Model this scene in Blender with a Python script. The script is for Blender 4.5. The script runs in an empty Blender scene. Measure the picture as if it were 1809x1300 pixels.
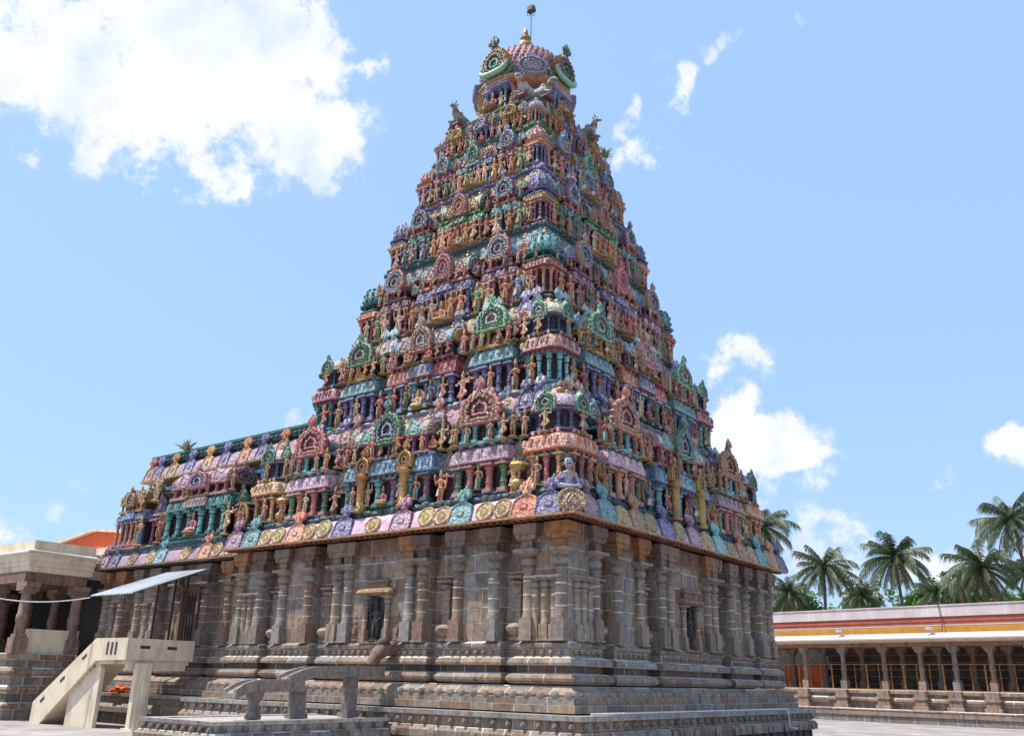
import bpy, math, random
from mathutils import Matrix, Vector
rnd = random.Random(11)
PI = math.pi
scene = bpy.context.scene
COL = scene.collection

# ------------------------------------------------------------------ camera
def set_camera():
    yaw, pitch, roll = math.radians(127.3757), math.radians(19.5585), math.radians(1.265)
    f = Vector((math.cos(pitch)*math.cos(yaw), math.cos(pitch)*math.sin(yaw), math.sin(pitch)))
    r = Vector((math.sin(yaw), -math.cos(yaw), 0)); u = r.cross(f)
    c, s = math.cos(roll), math.sin(roll)
    r, u = c*r + s*u, -s*r + c*u
    cd = bpy.data.cameras.new('camera'); cam = bpy.data.objects.new('camera', cd)
    COL.objects.link(cam)
    m = Matrix((r, u, -f)).transposed().to_4x4(); m.translation = (26.437, -35.235, 2.45)
    cam.matrix_world = m
    cd.sensor_width = 36; cd.lens = 1553.97/1809*36
    cd.clip_start = 0.1; cd.clip_end = 3000
    scene.camera = cam
    return f, r, u
CF, CR, CU = set_camera()
CAM = Vector((26.437, -35.235, 2.45))

# ------------------------------------------------------------------ light
SUN_EL, SUN_AZ = math.radians(64), math.radians(217)   # azimuth measured from +X counter-clockwise
SUN_DIR = Vector((math.cos(SUN_EL)*math.cos(SUN_AZ), math.cos(SUN_EL)*math.sin(SUN_AZ), math.sin(SUN_EL)))
sd = bpy.data.lights.new('sun', 'SUN'); so = bpy.data.objects.new('sun', sd); COL.objects.link(so)
sd.energy = 4.8; sd.angle = math.radians(0.53); sd.color = (1, .95, .87)
so.rotation_euler = SUN_DIR.to_track_quat('Z', 'Y').to_euler()
so.location = (0, 0, 60)
vs = scene.view_settings
vs.view_transform = 'Standard'; vs.look = 'None'; vs.exposure = 0.35; vs.gamma = 1

def node(nt, typ, **kw):
    n = nt.nodes.new(typ)
    for k, v in kw.items():
        if k.startswith('i_'):
            k = k[2:]; k = int(k) if k.isdigit() else k
            n.inputs[k].default_value = v
        else: setattr(n, k, v)
    return n

def pix_dir(x, y):
    d = CF + CR*((x-904.5)/1553.97) - CU*((y-650)/1553.97)
    return d.normalized()

def make_world():
    w = bpy.data.worlds.new('World'); scene.world = w; w.use_nodes = True
    nt = w.node_tree; nt.nodes.clear(); L = nt.links.new
    out = node(nt, 'ShaderNodeOutputWorld'); bg = node(nt, 'ShaderNodeBackground')
    sky = node(nt, 'ShaderNodeTexSky'); sky.sky_type = 'NISHITA'; sky.sun_disc = False
    sky.sun_elevation = SUN_EL; sky.sun_rotation = PI/2 - SUN_AZ
    sky.air_density = 1.0; sky.dust_density = 1.3; sky.ozone_density = 1.2
    bg.inputs[1].default_value = 0.11
    tc = node(nt, 'ShaderNodeTexCoord')
    # clouds: (direction, angular radius, weight)
    px = [(150,130,.115,.9),(330,110,.14,.95),(480,60,.115,.95),(20,95,.10,.85),(560,240,.085,.9),(340,255,.085,.72),(250,205,.09,.8),(590,130,.05,.8),(480,190,.10,.8),(600,255,.05,.85),(570,315,.04,.7),(640,120,.03,.7),(255,320,.03,.6),(120,180,.06,.8),(430,290,.06,.68),
          (1262,72,.028,.75),(1240,105,.028,.75),(1200,140,.026,.72),(1170,110,.014,.55),(1120,215,.03,.6),(1150,260,.035,.6),(1100,275,.035,.6),
          (1290,615,.045,.58),(1345,640,.04,.5),(1262,660,.03,.5),
          (1310,765,.06,1.05),(1400,775,.05,1.0),(1350,815,.055,.8),(1250,790,.045,.75),(1430,850,.035,.62),(1330,870,.04,.5),
          (1430,920,.045,.58),(1500,930,.035,.62),(1805,800,.035,.95),(1670,835,.03,.52),(1650,1005,.05,.62),(1500,1000,.05,.62),(1420,980,.05,.62),(1750,1010,.05,.6),
          (560,745,.025,.6),(140,867,.025,.42),(105,910,.025,.42),(10,945,.04,.5),(30,270,.03,.5),(1390,25,.02,.3)]
    blobs = [(pix_dir(x, y), r, k) for x, y, r, k in px]
    r2 = random.Random(5)
    for i in range(16):                          # the same kind of sky goes on all round
        a = math.radians(184 + i*15 + r2.uniform(-6, 6)); e = math.radians(r2.uniform(8, 55))
        blobs.append((Vector((math.cos(e)*math.cos(a), math.cos(e)*math.sin(a), math.sin(e))), r2.uniform(.06, .16), r2.uniform(.7, 1.0)))
    # warp of the direction
    nw = node(nt, 'ShaderNodeTexNoise', i_Scale=15.0, i_Detail=2.5, i_Roughness=.6); L(tc.outputs['Generated'], nw.inputs['Vector'])
    sub = node(nt, 'ShaderNodeVectorMath', operation='SUBTRACT'); L(nw.outputs['Color'], sub.inputs[0]); sub.inputs[1].default_value = (.5, .5, .5)
    mad = node(nt, 'ShaderNodeVectorMath', operation='MULTIPLY_ADD'); L(sub.outputs[0], mad.inputs[0]); mad.inputs[1].default_value = (.095,)*3
    L(tc.outputs['Generated'], mad.inputs[2])
    cur = None
    for d, r, k in blobs:
        dist = node(nt, 'ShaderNodeVectorMath', operation='DISTANCE'); L(mad.outputs[0], dist.inputs[0]); dist.inputs[1].default_value = d
        mr = node(nt, 'ShaderNodeMapRange', interpolation_type='SMOOTHERSTEP'); L(dist.outputs['Value'], mr.inputs[0])
        mr.inputs[1].default_value = 0; mr.inputs[2].default_value = r*1.25; mr.inputs[3].default_value = k; mr.inputs[4].default_value = 0
        if cur is None: cur = mr.outputs[0]
        else:
            mx = node(nt, 'ShaderNodeMath', operation='SMOOTH_MAX'); mx.inputs[2].default_value = .15
            L(cur, mx.inputs[0]); L(mr.outputs[0], mx.inputs[1]); cur = mx.outputs[0]
    n1 = node(nt, 'ShaderNodeTexNoise', i_Scale=19.0, i_Detail=9.0, i_Roughness=.7); L(tc.outputs['Generated'], n1.inputs['Vector'])
    m1 = node(nt, 'ShaderNodeMath', operation='MULTIPLY_ADD'); L(n1.outputs['Fac'], m1.inputs[0]); m1.inputs[1].default_value = 2.0; m1.inputs[2].default_value = -1.12
    g3 = node(nt, 'ShaderNodeMath', operation='MULTIPLY', use_clamp=True); L(cur, g3.inputs[0]); g3.inputs[1].default_value = 2.2
    ad = node(nt, 'ShaderNodeMath', operation='MULTIPLY_ADD'); L(m1.outputs[0], ad.inputs[0]); L(g3.outputs[0], ad.inputs[1]); L(cur, ad.inputs[2])
    den = node(nt, 'ShaderNodeMapRange', interpolation_type='SMOOTHSTEP'); L(ad.outputs[0], den.inputs[0])
    den.inputs[1].default_value = .16; den.inputs[2].default_value = .56
    # soft grey-blue bellies
    n2 = node(nt, 'ShaderNodeTexNoise', i_Scale=10.0, i_Detail=5.0, i_Roughness=.55); L(tc.outputs['Generated'], n2.inputs['Vector'])
    sh = node(nt, 'ShaderNodeMapRange', interpolation_type='SMOOTHSTEP'); L(n2.outputs['Fac'], sh.inputs[0]); sh.inputs[1].default_value = .46; sh.inputs[2].default_value = .72
    cc = node(nt, 'ShaderNodeMix', data_type='RGBA'); L(sh.outputs[0], cc.inputs[0])
    cc.inputs[6].default_value = (7.0, 7.25, 7.7, 1); cc.inputs[7].default_value = (4.9, 5.9, 7.7, 1)
    # pale summer haze over the clear sky
    pale = node(nt, 'ShaderNodeMix', data_type='RGBA'); pale.inputs[0].default_value = .62; L(sky.outputs[0], pale.inputs[6]); pale.inputs[7].default_value = (3.85, 6.1, 9.4, 1)
    mixc = node(nt, 'ShaderNodeMix', data_type='RGBA'); L(den.outputs[0], mixc.inputs[0]); L(pale.outputs[2], mixc.inputs[6]); L(cc.outputs[2], mixc.inputs[7])
    w.cycles.sampling_method = 'MANUAL'; w.cycles.sample_map_resolution = 128
    L(mixc.outputs[2], bg.inputs[0]); L(bg.outputs[0], out.inputs[0])
make_world()
scene.cycles.max_bounces = 6; scene.cycles.diffuse_bounces = 3; scene.cycles.glossy_bounces = 2; scene.cycles.transparent_max_bounces = 4

# ------------------------------------------------------------------ colours and materials
def sr(r, g, b):
    def f(c):
        c /= 255
        return c/12.92 if c <= .04045 else ((c+.055)/1.055)**2.4
    return (f(r), f(g), f(b))
PINK=sr(212,172,188); LPINK=sr(228,190,206); MAG=sr(160,82,122); PUR=sr(112,96,160); LPUR=sr(160,146,204); TURQ=sr(118,190,190)
LTURQ=sr(164,214,214); TEAL=sr(48,118,120); DTEAL=sr(62,92,102); ORA=sr(226,142,72); PEA=sr(232,176,132); RED=sr(206,92,74)
CORAL=sr(224,128,104); SALM=sr(216,146,132); MAR=sr(126,58,84); GRN=sr(84,146,100); LGRN=sr(140,194,156); DGRN=sr(54,98,72); BLUE=sr(84,132,184)
LBLUE=sr(150,188,222); DBLUE=sr(42,84,120); GOLD=sr(196,150,70); LGOLD=sr(214,184,124); CREAM=sr(230,206,180); WHITE=sr(226,222,216)
DARK=sr(52,32,38); GREY=sr(150,150,160); YEL=sr(216,164,66); BROWN=sr(120,80,56); BLACK=sr(30,28,32); RED2=sr(176,72,64)
def fade(c, k=.05, l=.0):
    g = .3*c[0]+.59*c[1]+.11*c[2]
    return tuple(x*(1-k)+g*k+l*(1-x) for x in c)
for _n in 'PINK LPINK MAG PUR LPUR TURQ LTURQ TEAL DTEAL ORA PEA RED CORAL SALM MAR GRN LGRN DGRN BLUE LBLUE DBLUE GOLD LGOLD CREAM YEL RED2'.split(): globals()[_n] = fade(globals()[_n], .22 if _n in ('PUR','LPUR','BLUE','DBLUE') else .04)
SK=[sr(220,128,88), sr(208,122,112), sr(230,178,154), sr(210,104,80), sr(214,146,110)]

MATS = {}
def base_mat(name, rough=.6, metal=0):
    m = bpy.data.materials.new(name); m.use_nodes = True; nt = m.node_tree
    b = nt.nodes['Principled BSDF']; b.inputs['Roughness'].default_value = rough; b.inputs['Metallic'].default_value = metal
    MATS[name] = m
    return m, nt, b, nt.links.new

def paint_mat(name, carve=0.0, scale=9.0, rough=.5, metal=0, fine=60.0, v=1.0):
    m, nt, b, L = base_mat(name, rough, metal)
    at = node(nt, 'ShaderNodeAttribute', attribute_name='Col')
    tc = node(nt, 'ShaderNodeTexCoord'); geo = node(nt, 'ShaderNodeNewGeometry'); oi = node(nt, 'ShaderNodeObjectInfo')
    # patchy fading of the paint
    n1 = node(nt, 'ShaderNodeTexNoise', i_Scale=1.7, i_Detail=6.0, i_Roughness=.65); L(geo.outputs['Position'], n1.inputs['Vector'])
    r1 = node(nt, 'ShaderNodeMapRange'); L(n1.outputs['Fac'], r1.inputs[0]); r1.inputs[1].default_value=.3; r1.inputs[2].default_value=.7; r1.inputs[3].default_value=.78; r1.inputs[4].default_value=1.12
    mul = node(nt, 'ShaderNodeVectorMath', operation='SCALE'); L(at.outputs['Color'], mul.inputs[0]); L(r1.outputs[0], mul.inputs['Scale'])
    hs = node(nt, 'ShaderNodeHueSaturation'); L(mul.outputs[0], hs.inputs['Color'])
    hr = node(nt, 'ShaderNodeMapRange'); L(oi.outputs['Random'], hr.inputs[0]); hr.inputs[3].default_value = .475; hr.inputs[4].default_value = .525; L(hr.outputs[0], hs.inputs['Hue'])
    wn = node(nt, 'ShaderNodeMath', operation='MULTIPLY'); L(oi.outputs['Random'], wn.inputs[0]); wn.inputs[1].default_value = 7.31
    fr = node(nt, 'ShaderNodeMath', operation='FRACT'); L(wn.outputs[0], fr.inputs[0])
    vr = node(nt, 'ShaderNodeMapRange'); L(fr.outputs[0], vr.inputs[0]); vr.inputs[3].default_value = .54*v; vr.inputs[4].default_value = 1.0*v; L(vr.outputs[0], hs.inputs['Value']); hs.inputs['Saturation'].default_value = .94
    cur = hs.outputs[0]
    # soot streaks run down by rain
    mp = node(nt, 'ShaderNodeMapping'); mp.inputs['Scale'].default_value = (5, 5, .7); L(geo.outputs['Position'], mp.inputs[0])
    n2 = node(nt, 'ShaderNodeTexNoise', i_Scale=1.0, i_Detail=5.0, i_Roughness=.7); L(mp.outputs[0], n2.inputs['Vector'])
    r2 = node(nt, 'ShaderNodeMapRange'); L(n2.outputs['Fac'], r2.inputs[0]); r2.inputs[1].default_value=.5; r2.inputs[2].default_value=.72; r2.inputs[3].default_value=0; r2.inputs[4].default_value=.62
    mg = node(nt, 'ShaderNodeMix', data_type='RGBA'); L(r2.outputs[0], mg.inputs[0]); L(cur, mg.inputs[6]); mg.inputs[7].default_value=(.07,.06,.06,1)
    cur = mg.outputs[2]
    hgt = None
    nf = node(nt, 'ShaderNodeTexNoise', i_Scale=fine, i_Detail=3.0); L(tc.outputs['Object'], nf.inputs['Vector'])
    if carve:
        nd = node(nt, 'ShaderNodeTexNoise', i_Scale=scale*.5, i_Detail=1.0); L(tc.outputs['Object'], nd.inputs['Vector'])
        wv = node(nt, 'ShaderNodeMath', operation='MULTIPLY'); L(nd.outputs['Fac'], wv.inputs[0]); wv.inputs[1].default_value = 34.0
        sn = node(nt, 'ShaderNodeMath', operation='SINE'); L(wv.outputs[0], sn.inputs[0])
        vo = node(nt, 'ShaderNodeTexVoronoi', i_Scale=scale, feature='SMOOTH_F1'); L(tc.outputs['Object'], vo.inputs['Vector'])
        v2 = node(nt, 'ShaderNodeMath', operation='MULTIPLY'); L(vo.outputs['Distance'], v2.inputs[0]); v2.inputs[1].default_value = 17.0
        s2 = node(nt, 'ShaderNodeMath', operation='SINE'); L(v2.outputs[0], s2.inputs[0])
        av = node(nt, 'ShaderNodeMath', operation='MULTIPLY_ADD'); L(sn.outputs[0], av.inputs[0]); av.inputs[1].default_value=.35; 
        a2 = node(nt, 'ShaderNodeMath', operation='MULTIPLY_ADD'); L(s2.outputs[0], a2.inputs[0]); a2.inputs[1].default_value=.4; a2.inputs[2].default_value=.5
        L(a2.outputs[0], av.inputs[2])
        hgt = av.outputs[0]
        # ridges mixed paler, grooves multiplied darker along the relief pattern
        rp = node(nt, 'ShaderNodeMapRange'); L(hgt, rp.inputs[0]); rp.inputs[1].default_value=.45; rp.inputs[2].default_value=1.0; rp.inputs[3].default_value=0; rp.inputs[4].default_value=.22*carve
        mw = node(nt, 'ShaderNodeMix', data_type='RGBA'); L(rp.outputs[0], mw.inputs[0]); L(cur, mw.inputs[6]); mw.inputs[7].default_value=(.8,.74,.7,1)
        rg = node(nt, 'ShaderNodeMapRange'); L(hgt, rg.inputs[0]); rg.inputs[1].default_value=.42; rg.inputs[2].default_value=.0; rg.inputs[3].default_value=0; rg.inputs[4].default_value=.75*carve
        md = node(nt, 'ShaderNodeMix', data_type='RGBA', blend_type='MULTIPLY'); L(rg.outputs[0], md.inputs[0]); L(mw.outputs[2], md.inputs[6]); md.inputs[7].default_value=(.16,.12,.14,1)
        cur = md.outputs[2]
    bp = node(nt, 'ShaderNodeBump'); bp.inputs['Strength'].default_value = .35; bp.inputs['Distance'].default_value = .012
    L(nf.outputs['Fac'], bp.inputs['Height'])
    nrm = bp.outputs[0]
    if hgt is not None:
        b2 = node(nt, 'ShaderNodeBump'); b2.inputs['Strength'].default_value = .8; b2.inputs['Distance'].default_value = .05*carve
        L(hgt, b2.inputs['Height']); L(nrm, b2.inputs['Normal']); nrm = b2.outputs[0]
    L(nrm, b.inputs['Normal']); L(cur, b.inputs['Base Color'])
    return m
paint_mat('paint', .3, 11.0, .5)
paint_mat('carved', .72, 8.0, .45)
paint_mat('figure', .3, 22.0, .5, v=1.08)
paint_mat('gilt', .3, 9.0, .35, .35)
paint_mat('plain', 0, 1, .6)

def stone_mat():
    m, nt, b, L = base_mat('stone', .85)
    at = node(nt, 'ShaderNodeAttribute', attribute_name='Col'); geo = node(nt, 'ShaderNodeNewGeometry')
    def nz(scale, det=6, rough=.65, stretch=None):
        n = node(nt, 'ShaderNodeTexNoise', i_Scale=scale, i_Detail=float(det), i_Roughness=rough)
        if stretch:
            mp = node(nt, 'ShaderNodeMapping'); mp.inputs['Scale'].default_value = stretch; L(geo.outputs['Position'], mp.inputs[0]); L(mp.outputs[0], n.inputs['Vector'])
        else: L(geo.outputs['Position'], n.inputs['Vector'])
        return n.outputs['Fac']
    def rng(src, a, c, lo, hi):
        r = node(nt, 'ShaderNodeMapRange'); L(src, r.inputs[0])
        for i, v in zip((1, 2, 3, 4), (a, c, lo, hi)): r.inputs[i].default_value = v
        return r.outputs[0]
    def mix(f, a, col):
        x = node(nt, 'ShaderNodeMix', data_type='RGBA'); L(f, x.inputs[0]); L(a, x.inputs[6]); x.inputs[7].default_value = (*col, 1); return x.outputs[2]
    sc = node(nt, 'ShaderNodeVectorMath', operation='SCALE'); L(at.outputs['Color'], sc.inputs[0]); L(rng(nz(5.5, 8), .3, .7, .52, 1.14), sc.inputs['Scale'])
    c = sc.outputs[0]
    c = mix(rng(nz(.9, 7), .5, .75, 0, .5), c, sr(168,126,92))             # rusty weathering
    c = mix(rng(nz(1.0, 6, .7, (3.2, 3.2, .4)), .5, .7, 0, .78), c, sr(62,52,48))   # black lichen runs
    c = mix(rng(nz(2.3, 9, .75), .6, .74, 0, .5), c, sr(196,190,182))       # pale lime bloom
    L(c, b.inputs['Base Color'])
    bp = node(nt, 'ShaderNodeBump'); bp.inputs['Strength'].default_value = .6; bp.inputs['Distance'].default_value = .03
    L(nz(14, 8, .7), bp.inputs['Height']); L(bp.outputs[0], b.inputs['Normal'])
stone_mat()

def noise_mat(name, c1, c2, scale, rough=.8, bump=.02, bscale=40, lo=.35, hi=.65, metal=0, stretch=(1,1,1)):
    m, nt, b, L = base_mat(name, rough, metal)
    geo = node(nt, 'ShaderNodeNewGeometry'); mp = node(nt, 'ShaderNodeMapping'); mp.inputs['Scale'].default_value = stretch; L(geo.outputs['Position'], mp.inputs[0])
    n = node(nt, 'ShaderNodeTexNoise', i_Scale=scale, i_Detail=8.0, i_Roughness=.65); L(mp.outputs[0], n.inputs['Vector'])
    r = node(nt, 'ShaderNodeMapRange'); L(n.outputs['Fac'], r.inputs[0]); r.inputs[1].default_value=lo; r.inputs[2].default_value=hi
    x = node(nt, 'ShaderNodeMix', data_type='RGBA'); L(r.outputs[0], x.inputs[0]); x.inputs[6].default_value=(*c1,1); x.inputs[7].default_value=(*c2,1)
    L(x.outputs[2], b.inputs['Base Color'])
    n2 = node(nt, 'ShaderNodeTexNoise', i_Scale=float(bscale), i_Detail=5.0); L(geo.outputs['Position'], n2.inputs['Vector'])
    bp = node(nt, 'ShaderNodeBump'); bp.inputs['Strength'].default_value=.5; bp.inputs['Distance'].default_value=bump; L(n2.outputs['Fac'], bp.inputs['Height']); L(bp.outputs[0], b.inputs['Normal'])
    return m
noise_mat('mortar', sr(216,210,202), sr(160,150,140), 3, lo=.4, hi=.75)
noise_mat('limewash', sr(224,206,180), sr(164,144,120), 1.7, .75, .006, 30, .45, .82, 0, (1,1,.35))
noise_mat('paving', sr(172,164,158), sr(122,114,110), .35, .8, .01, 25)
noise_mat('zinc', sr(172,178,186), sr(132,104,88), 1.5, .4, .004, 30, .5, .68, .45, (3.2,.22,.22))
noise_mat('rust_iron', sr(92,40,32), sr(60,30,26), 6, .7)
noise_mat('dark_iron', sr(40,42,46), sr(70,70,74), 5, .5)
noise_mat('yellow_paint', sr(176,116,34), sr(140,88,30), 5, .5, .002)
noise_mat('wire_white', sr(220,220,220), sr(190,190,190), 5, .5, .001)
noise_mat('bark', sr(124,108,92), sr(84,70,58), 9, .9, .03, 30, stretch=(1,1,4))
noise_mat('cloth_mat', sr(232,124,24), sr(204,44,26), 5, .8, .02, 12, .42, .58)
noise_mat('glass_lamp', sr(150,140,110), sr(110,100,84), 5, .2, .001)
noise_mat('dark_stone', sr(72,66,64), sr(44,38,38), 6, .7)

def leaf_mat(name, c1, c2):
    m, nt, b, L = base_mat(name, .5)
    at = node(nt, 'ShaderNodeAttribute', attribute_name='Col'); L(at.outputs['Color'], b.inputs['Base Color'])
    tr = node(nt, 'ShaderNodeBsdfTranslucent'); L(at.outputs['Color'], tr.inputs[0])
    mx = node(nt, 'ShaderNodeMixShader'); mx.inputs[0].default_value = .25
    out = [n for n in nt.nodes if n.type == 'OUTPUT_MATERIAL'][0]
    L(b.outputs[0], mx.inputs[1]); L(tr.outputs[0], mx.inputs[2]); L(mx.outputs[0], out.inputs[0])
leaf_mat('leaf', None, None)

# ------------------------------------------------------------------ mesh builder
class MB:
    def __init__(s, *mats): s.v=[]; s.f=[]; s.c=[]; s.m=[]; s.mats=list(mats) or ['paint']
    def add(s, vs, fs, col, mat=0, tr=None):
        o = len(s.v)
        if tr is not None: vs = [tuple(tr @ Vector(p)) for p in vs]
        s.v += vs
        many = isinstance(col, list)
        for i, f in enumerate(fs):
            s.f.append([k+o for k in f]); s.c.append(col[i] if many else col); s.m.append(mat)
        return s
    def merge(s, o, tr=None):
        k = len(s.v); s.v += [tuple(tr @ Vector(p)) for p in o.v] if tr is not None else o.v
        s.f += [[i+k for i in f] for f in o.f]; s.c += o.c; s.m += o.m
        return s
    def box(s, cx, cy, z0, sx, sy, h, col, mat=0, top=1.0, tr=None):
        a, b = sx/2, sy/2; t = top
        vs = [(cx-a,cy-b,z0),(cx+a,cy-b,z0),(cx+a,cy+b,z0),(cx-a,cy+b,z0),(cx-a*t,cy-b*t,z0+h),(cx+a*t,cy-b*t,z0+h),(cx+a*t,cy+b*t,z0+h),(cx-a*t,cy+b*t,z0+h)]
        return s.add(vs, [(3,2,1,0),(4,5,6,7),(0,1,5,4),(1,2,6,5),(2,3,7,6),(3,0,4,7)], col, mat, tr)
    def rings(s, rings, cols, mat=0, cap0=True, cap1=True, tr=None, closed=True):
        n = len(rings[0]); vs = [p for r in rings for p in r]; fs = []; cl = []
        for i in range(len(rings)-1):
            c = cols[min(i, len(cols)-1)] if isinstance(cols, list) else cols
            for j in range(n if closed else n-1):
                k = (j+1) % n; fs.append((i*n+j, i*n+k, (i+1)*n+k, (i+1)*n+j)); cl.append(c)
        c0 = cols[0] if isinstance(cols, list) else cols; c1 = cols[-1] if isinstance(cols, list) else cols
        if cap0: fs.append(tuple(range(n-1, -1, -1))); cl.append(c0)
        if cap1: fs.append(tuple((len(rings)-1)*n+j for j in range(n))); cl.append(c1)
        return s.add(vs, fs, cl, mat, tr)
    def lathe(s, prof, cx, cy, z, n, cols, mat=0, rot=0, tr=None, sq=False, k=1.0, kz=1.0):
        q = 1/math.cos(PI/n) if sq else 1
        R = [[(cx+r*k*q*math.cos(rot+2*PI*j/n), cy+r*k*q*math.sin(rot+2*PI*j/n), z+h*kz) for j in range(n)] for r, h in prof]
        return s.rings(R, cols, mat, True, True, tr)
    def loft(s, prof, hx, hy, cx, cy, z, cols, mat=0, ch=0.0, kz=1.0, cap0=True, cap1=True):
        """profile (offset, z) swept round a rectangle, corners cut by the share ch"""
        R = []
        for o, h in prof:
            a, b = max(hx+o, .004), max(hy+o, .004); c = ch*min(a, b)
            if ch: pts = [(-a+c,-b),(a-c,-b),(a,-b+c),(a,b-c),(a-c,b),(-a+c,b),(-a,b-c),(-a,-b+c)]
            else: pts = [(-a,-b),(a,-b),(a,b),(-a,b)]
            R.append([(cx+x, cy+y, z+h*kz) for x, y in pts])
        return s.rings(R, cols, mat, cap0, cap1)
    def tube(s, p, q, r0, r1, n, col, mat=0, tr=None):
        p, q = Vector(p), Vector(q); d = (q-p); 
        if d.length < 1e-6: return s
        d.normalize(); a = d.orthogonal().normalized(); b = d.cross(a)
        R = [[tuple(c + (a*math.cos(2*PI*j/n)+b*math.sin(2*PI*j/n))*r) for j in range(n)] for c, r in ((p, r0), (q, r1))]
        return s.rings(R, col, mat, True, True, tr)
    def path(s, pts, rad, n, col, mat=0, tr=None):
        pts = [Vector(p) for p in pts]; R = []
        for i, p in enumerate(pts):
            d = (pts[min(i+1, len(pts)-1)] - pts[max(i-1, 0)]).normalized()
            a = d.cross(Vector((.13, .97, .2))).normalized(); b = d.cross(a)
            r = rad[i] if isinstance(rad, (list, tuple)) else rad
            R.append([tuple(p + (a*math.cos(2*PI*j/n)+b*math.sin(2*PI*j/n))*r) for j in range(n)])
        return s.rings(R, col, mat, True, True, tr)
    def ell(s, cx, cy, cz, rx, ry, rz, col, mat=0, n=8, m=5, tr=None):
        R = []
        for i in range(1, m):
            a = -PI/2 + PI*i/m
            R.append([(cx+rx*math.cos(a)*math.cos(2*PI*j/n), cy+ry*math.cos(a)*math.sin(2*PI*j/n), cz+rz*math.sin(a)) for j in range(n)])
        return s.rings(R, col, mat, True, True, tr)
    def plate(s, out, steps, cen, yb, mat=0, tr=None):
        """star-shaped outline in x,z: steps (scale, y, colour) from the rim inwards, yb = back"""
        n = len(out); cx, cz = cen
        R = [[(x, yb, z) for x, z in out]]
        for k, y, c in steps: R.append([(cx+(x-cx)*k, y, cz+(z-cz)*k) for x, z in out])
        vs = [p for r in R for p in r]; fs = []; cl = []
        for i in range(len(R)-1):
            for j in range(n):
                k = (j+1) % n; fs.append((i*n+j, i*n+k, (i+1)*n+k, (i+1)*n+j)); cl.append(steps[i][2])
        vs.append((cx, steps[-1][1], cz)); e = len(vs)-1; b = (len(R)-1)*n
        for j in range(n): fs.append((b+j, b+(j+1) % n, e)); cl.append(steps[-1][2])
        return s.add(vs, fs, cl, mat, tr)
    def mesh(s, name, smooth=False):
        me = bpy.data.meshes.new(name); me.from_pydata(s.v, [], s.f)
        for k in s.mats: me.materials.append(MATS[k])
        me.polygons.foreach_set('material_index', s.m)
        ca = me.color_attributes.new('Col', 'FLOAT_COLOR', 'CORNER'); data = []
        for f, c in zip(s.f, s.c): data += [c[0], c[1], c[2], 1.0]*len(f)
        ca.data.foreach_set('color', data)
        if smooth:
            me.polygons.foreach_set('use_smooth', [True]*len(s.f)); me.set_sharp_from_angle(angle=math.radians(48))
        me.update()
        return me

def obj(name, mesh, parent=None, loc=(0,0,0), rz=0.0, sc=1.0, rx=0.0):
    if name == 'statue' and mesh.name.split('.')[0].endswith('statue'): name = mesh.name.split('.')[0]
    o = bpy.data.objects.new(name, mesh); COL.objects.link(o); o.parent = parent
    o.location = loc; o.rotation_euler = (rx, 0, rz); o.scale = (sc,)*3 if not isinstance(sc, tuple) else sc
    return o
def thing(name, label, cat, loc=(0,0,0), rz=0, group=None, mesh=None):
    o = obj(name, mesh, None, loc, rz); o['label'] = label; o['category'] = cat
    if group: o['group'] = group
    return o
def part(name, mesh, loc=(0,0,0), rz=0.0, sc=1.0, kids=(), rx=0.0): return (name, mesh, loc, rz, sc, list(kids), rx)
def inst(p, parent, loc=(0,0,0), rz=0.0, sc=1.0):
    o = obj(p[0], p[1], parent, loc, rz, sc)
    for k in p[5]:
        obj(k[0], k[1], o, k[2], k[3], k[4], k[6])
    return o
def face_xy(face, u, d):
    """u along the face (left to right seen from outside), d distance from the axis"""
    return (u, -d) if face == 0 else (d, u)
FROT = (0, PI/2)

# ------------------------------------------------------------------ ornaments
def mirror(half): return [(x, z) for x, z in half] + [(-x, z) for x, z in reversed(half) if x > 1e-6]
def refine(pts, k):
    out = []
    for i, p in enumerate(pts):
        q = pts[(i+1) % len(pts)]
        for t in range(k): out.append((p[0]+(q[0]-p[0])*t/k, p[1]+(q[1]-p[1])*t/k))
    return out
H_NASI = [(.26,0),(.46,.0),(.52,.06),(.45,.13),(.49,.24),(.5,.38),(.46,.52),(.37,.64),(.24,.73),(.1,.79),(.05,.88),(0,.96)]
H_DISC = [(.12,0),(.3,.05),(.43,.16),(.5,.32),(.5,.48),(.45,.62),(.35,.74),(.22,.82),(.1,.86),(0,.9)]
H_SHIELD = [(.44,0),(.5,.06),(.49,.25),(.47,.42),(.44,.55),(.36,.63),(.24,.68),(.1,.72),(0,.73)]
H_ONION = [(.3,0),(.46,.04),(.5,.18),(.46,.34),(.36,.46),(.27,.56),(.3,.66),(.2,.78),(.08,.88),(0,1.0)]
def scallop(out, cen, amp, per=2):
    r = []
    for i, (x, z) in enumerate(out):
        k = 1 + amp*(1 if i % per == 0 else 0); r.append((cen[0]+(x-cen[0])*k, cen[1]+(z-cen[1])*k))
    return r
def crest(mb, x, y, z, s, c, c2, mat=0):
    """flowered lion-face tuft"""
    mb.ell(x, y, z+.16*s, .16*s, .12*s, .17*s, c, mat, 7, 4)
    for i in range(5):
        a = PI*(.12+.19*i)
        mb.ell(x+.2*s*math.cos(a), y-.02*s, z+.18*s+.2*s*math.sin(a), .09*s, .08*s, .12*s, c2 if i % 2 else c, mat, 6, 4)
    mb.ell(x, y, z+.46*s, .07*s, .06*s, .14*s, c, mat, 6, 4)
    for sx in (-1, 1): mb.ell(x+sx*.07*s, y-.11*s, z+.2*s, .04*s, .04*s, .045*s, c2, mat, 5, 4)
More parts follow.
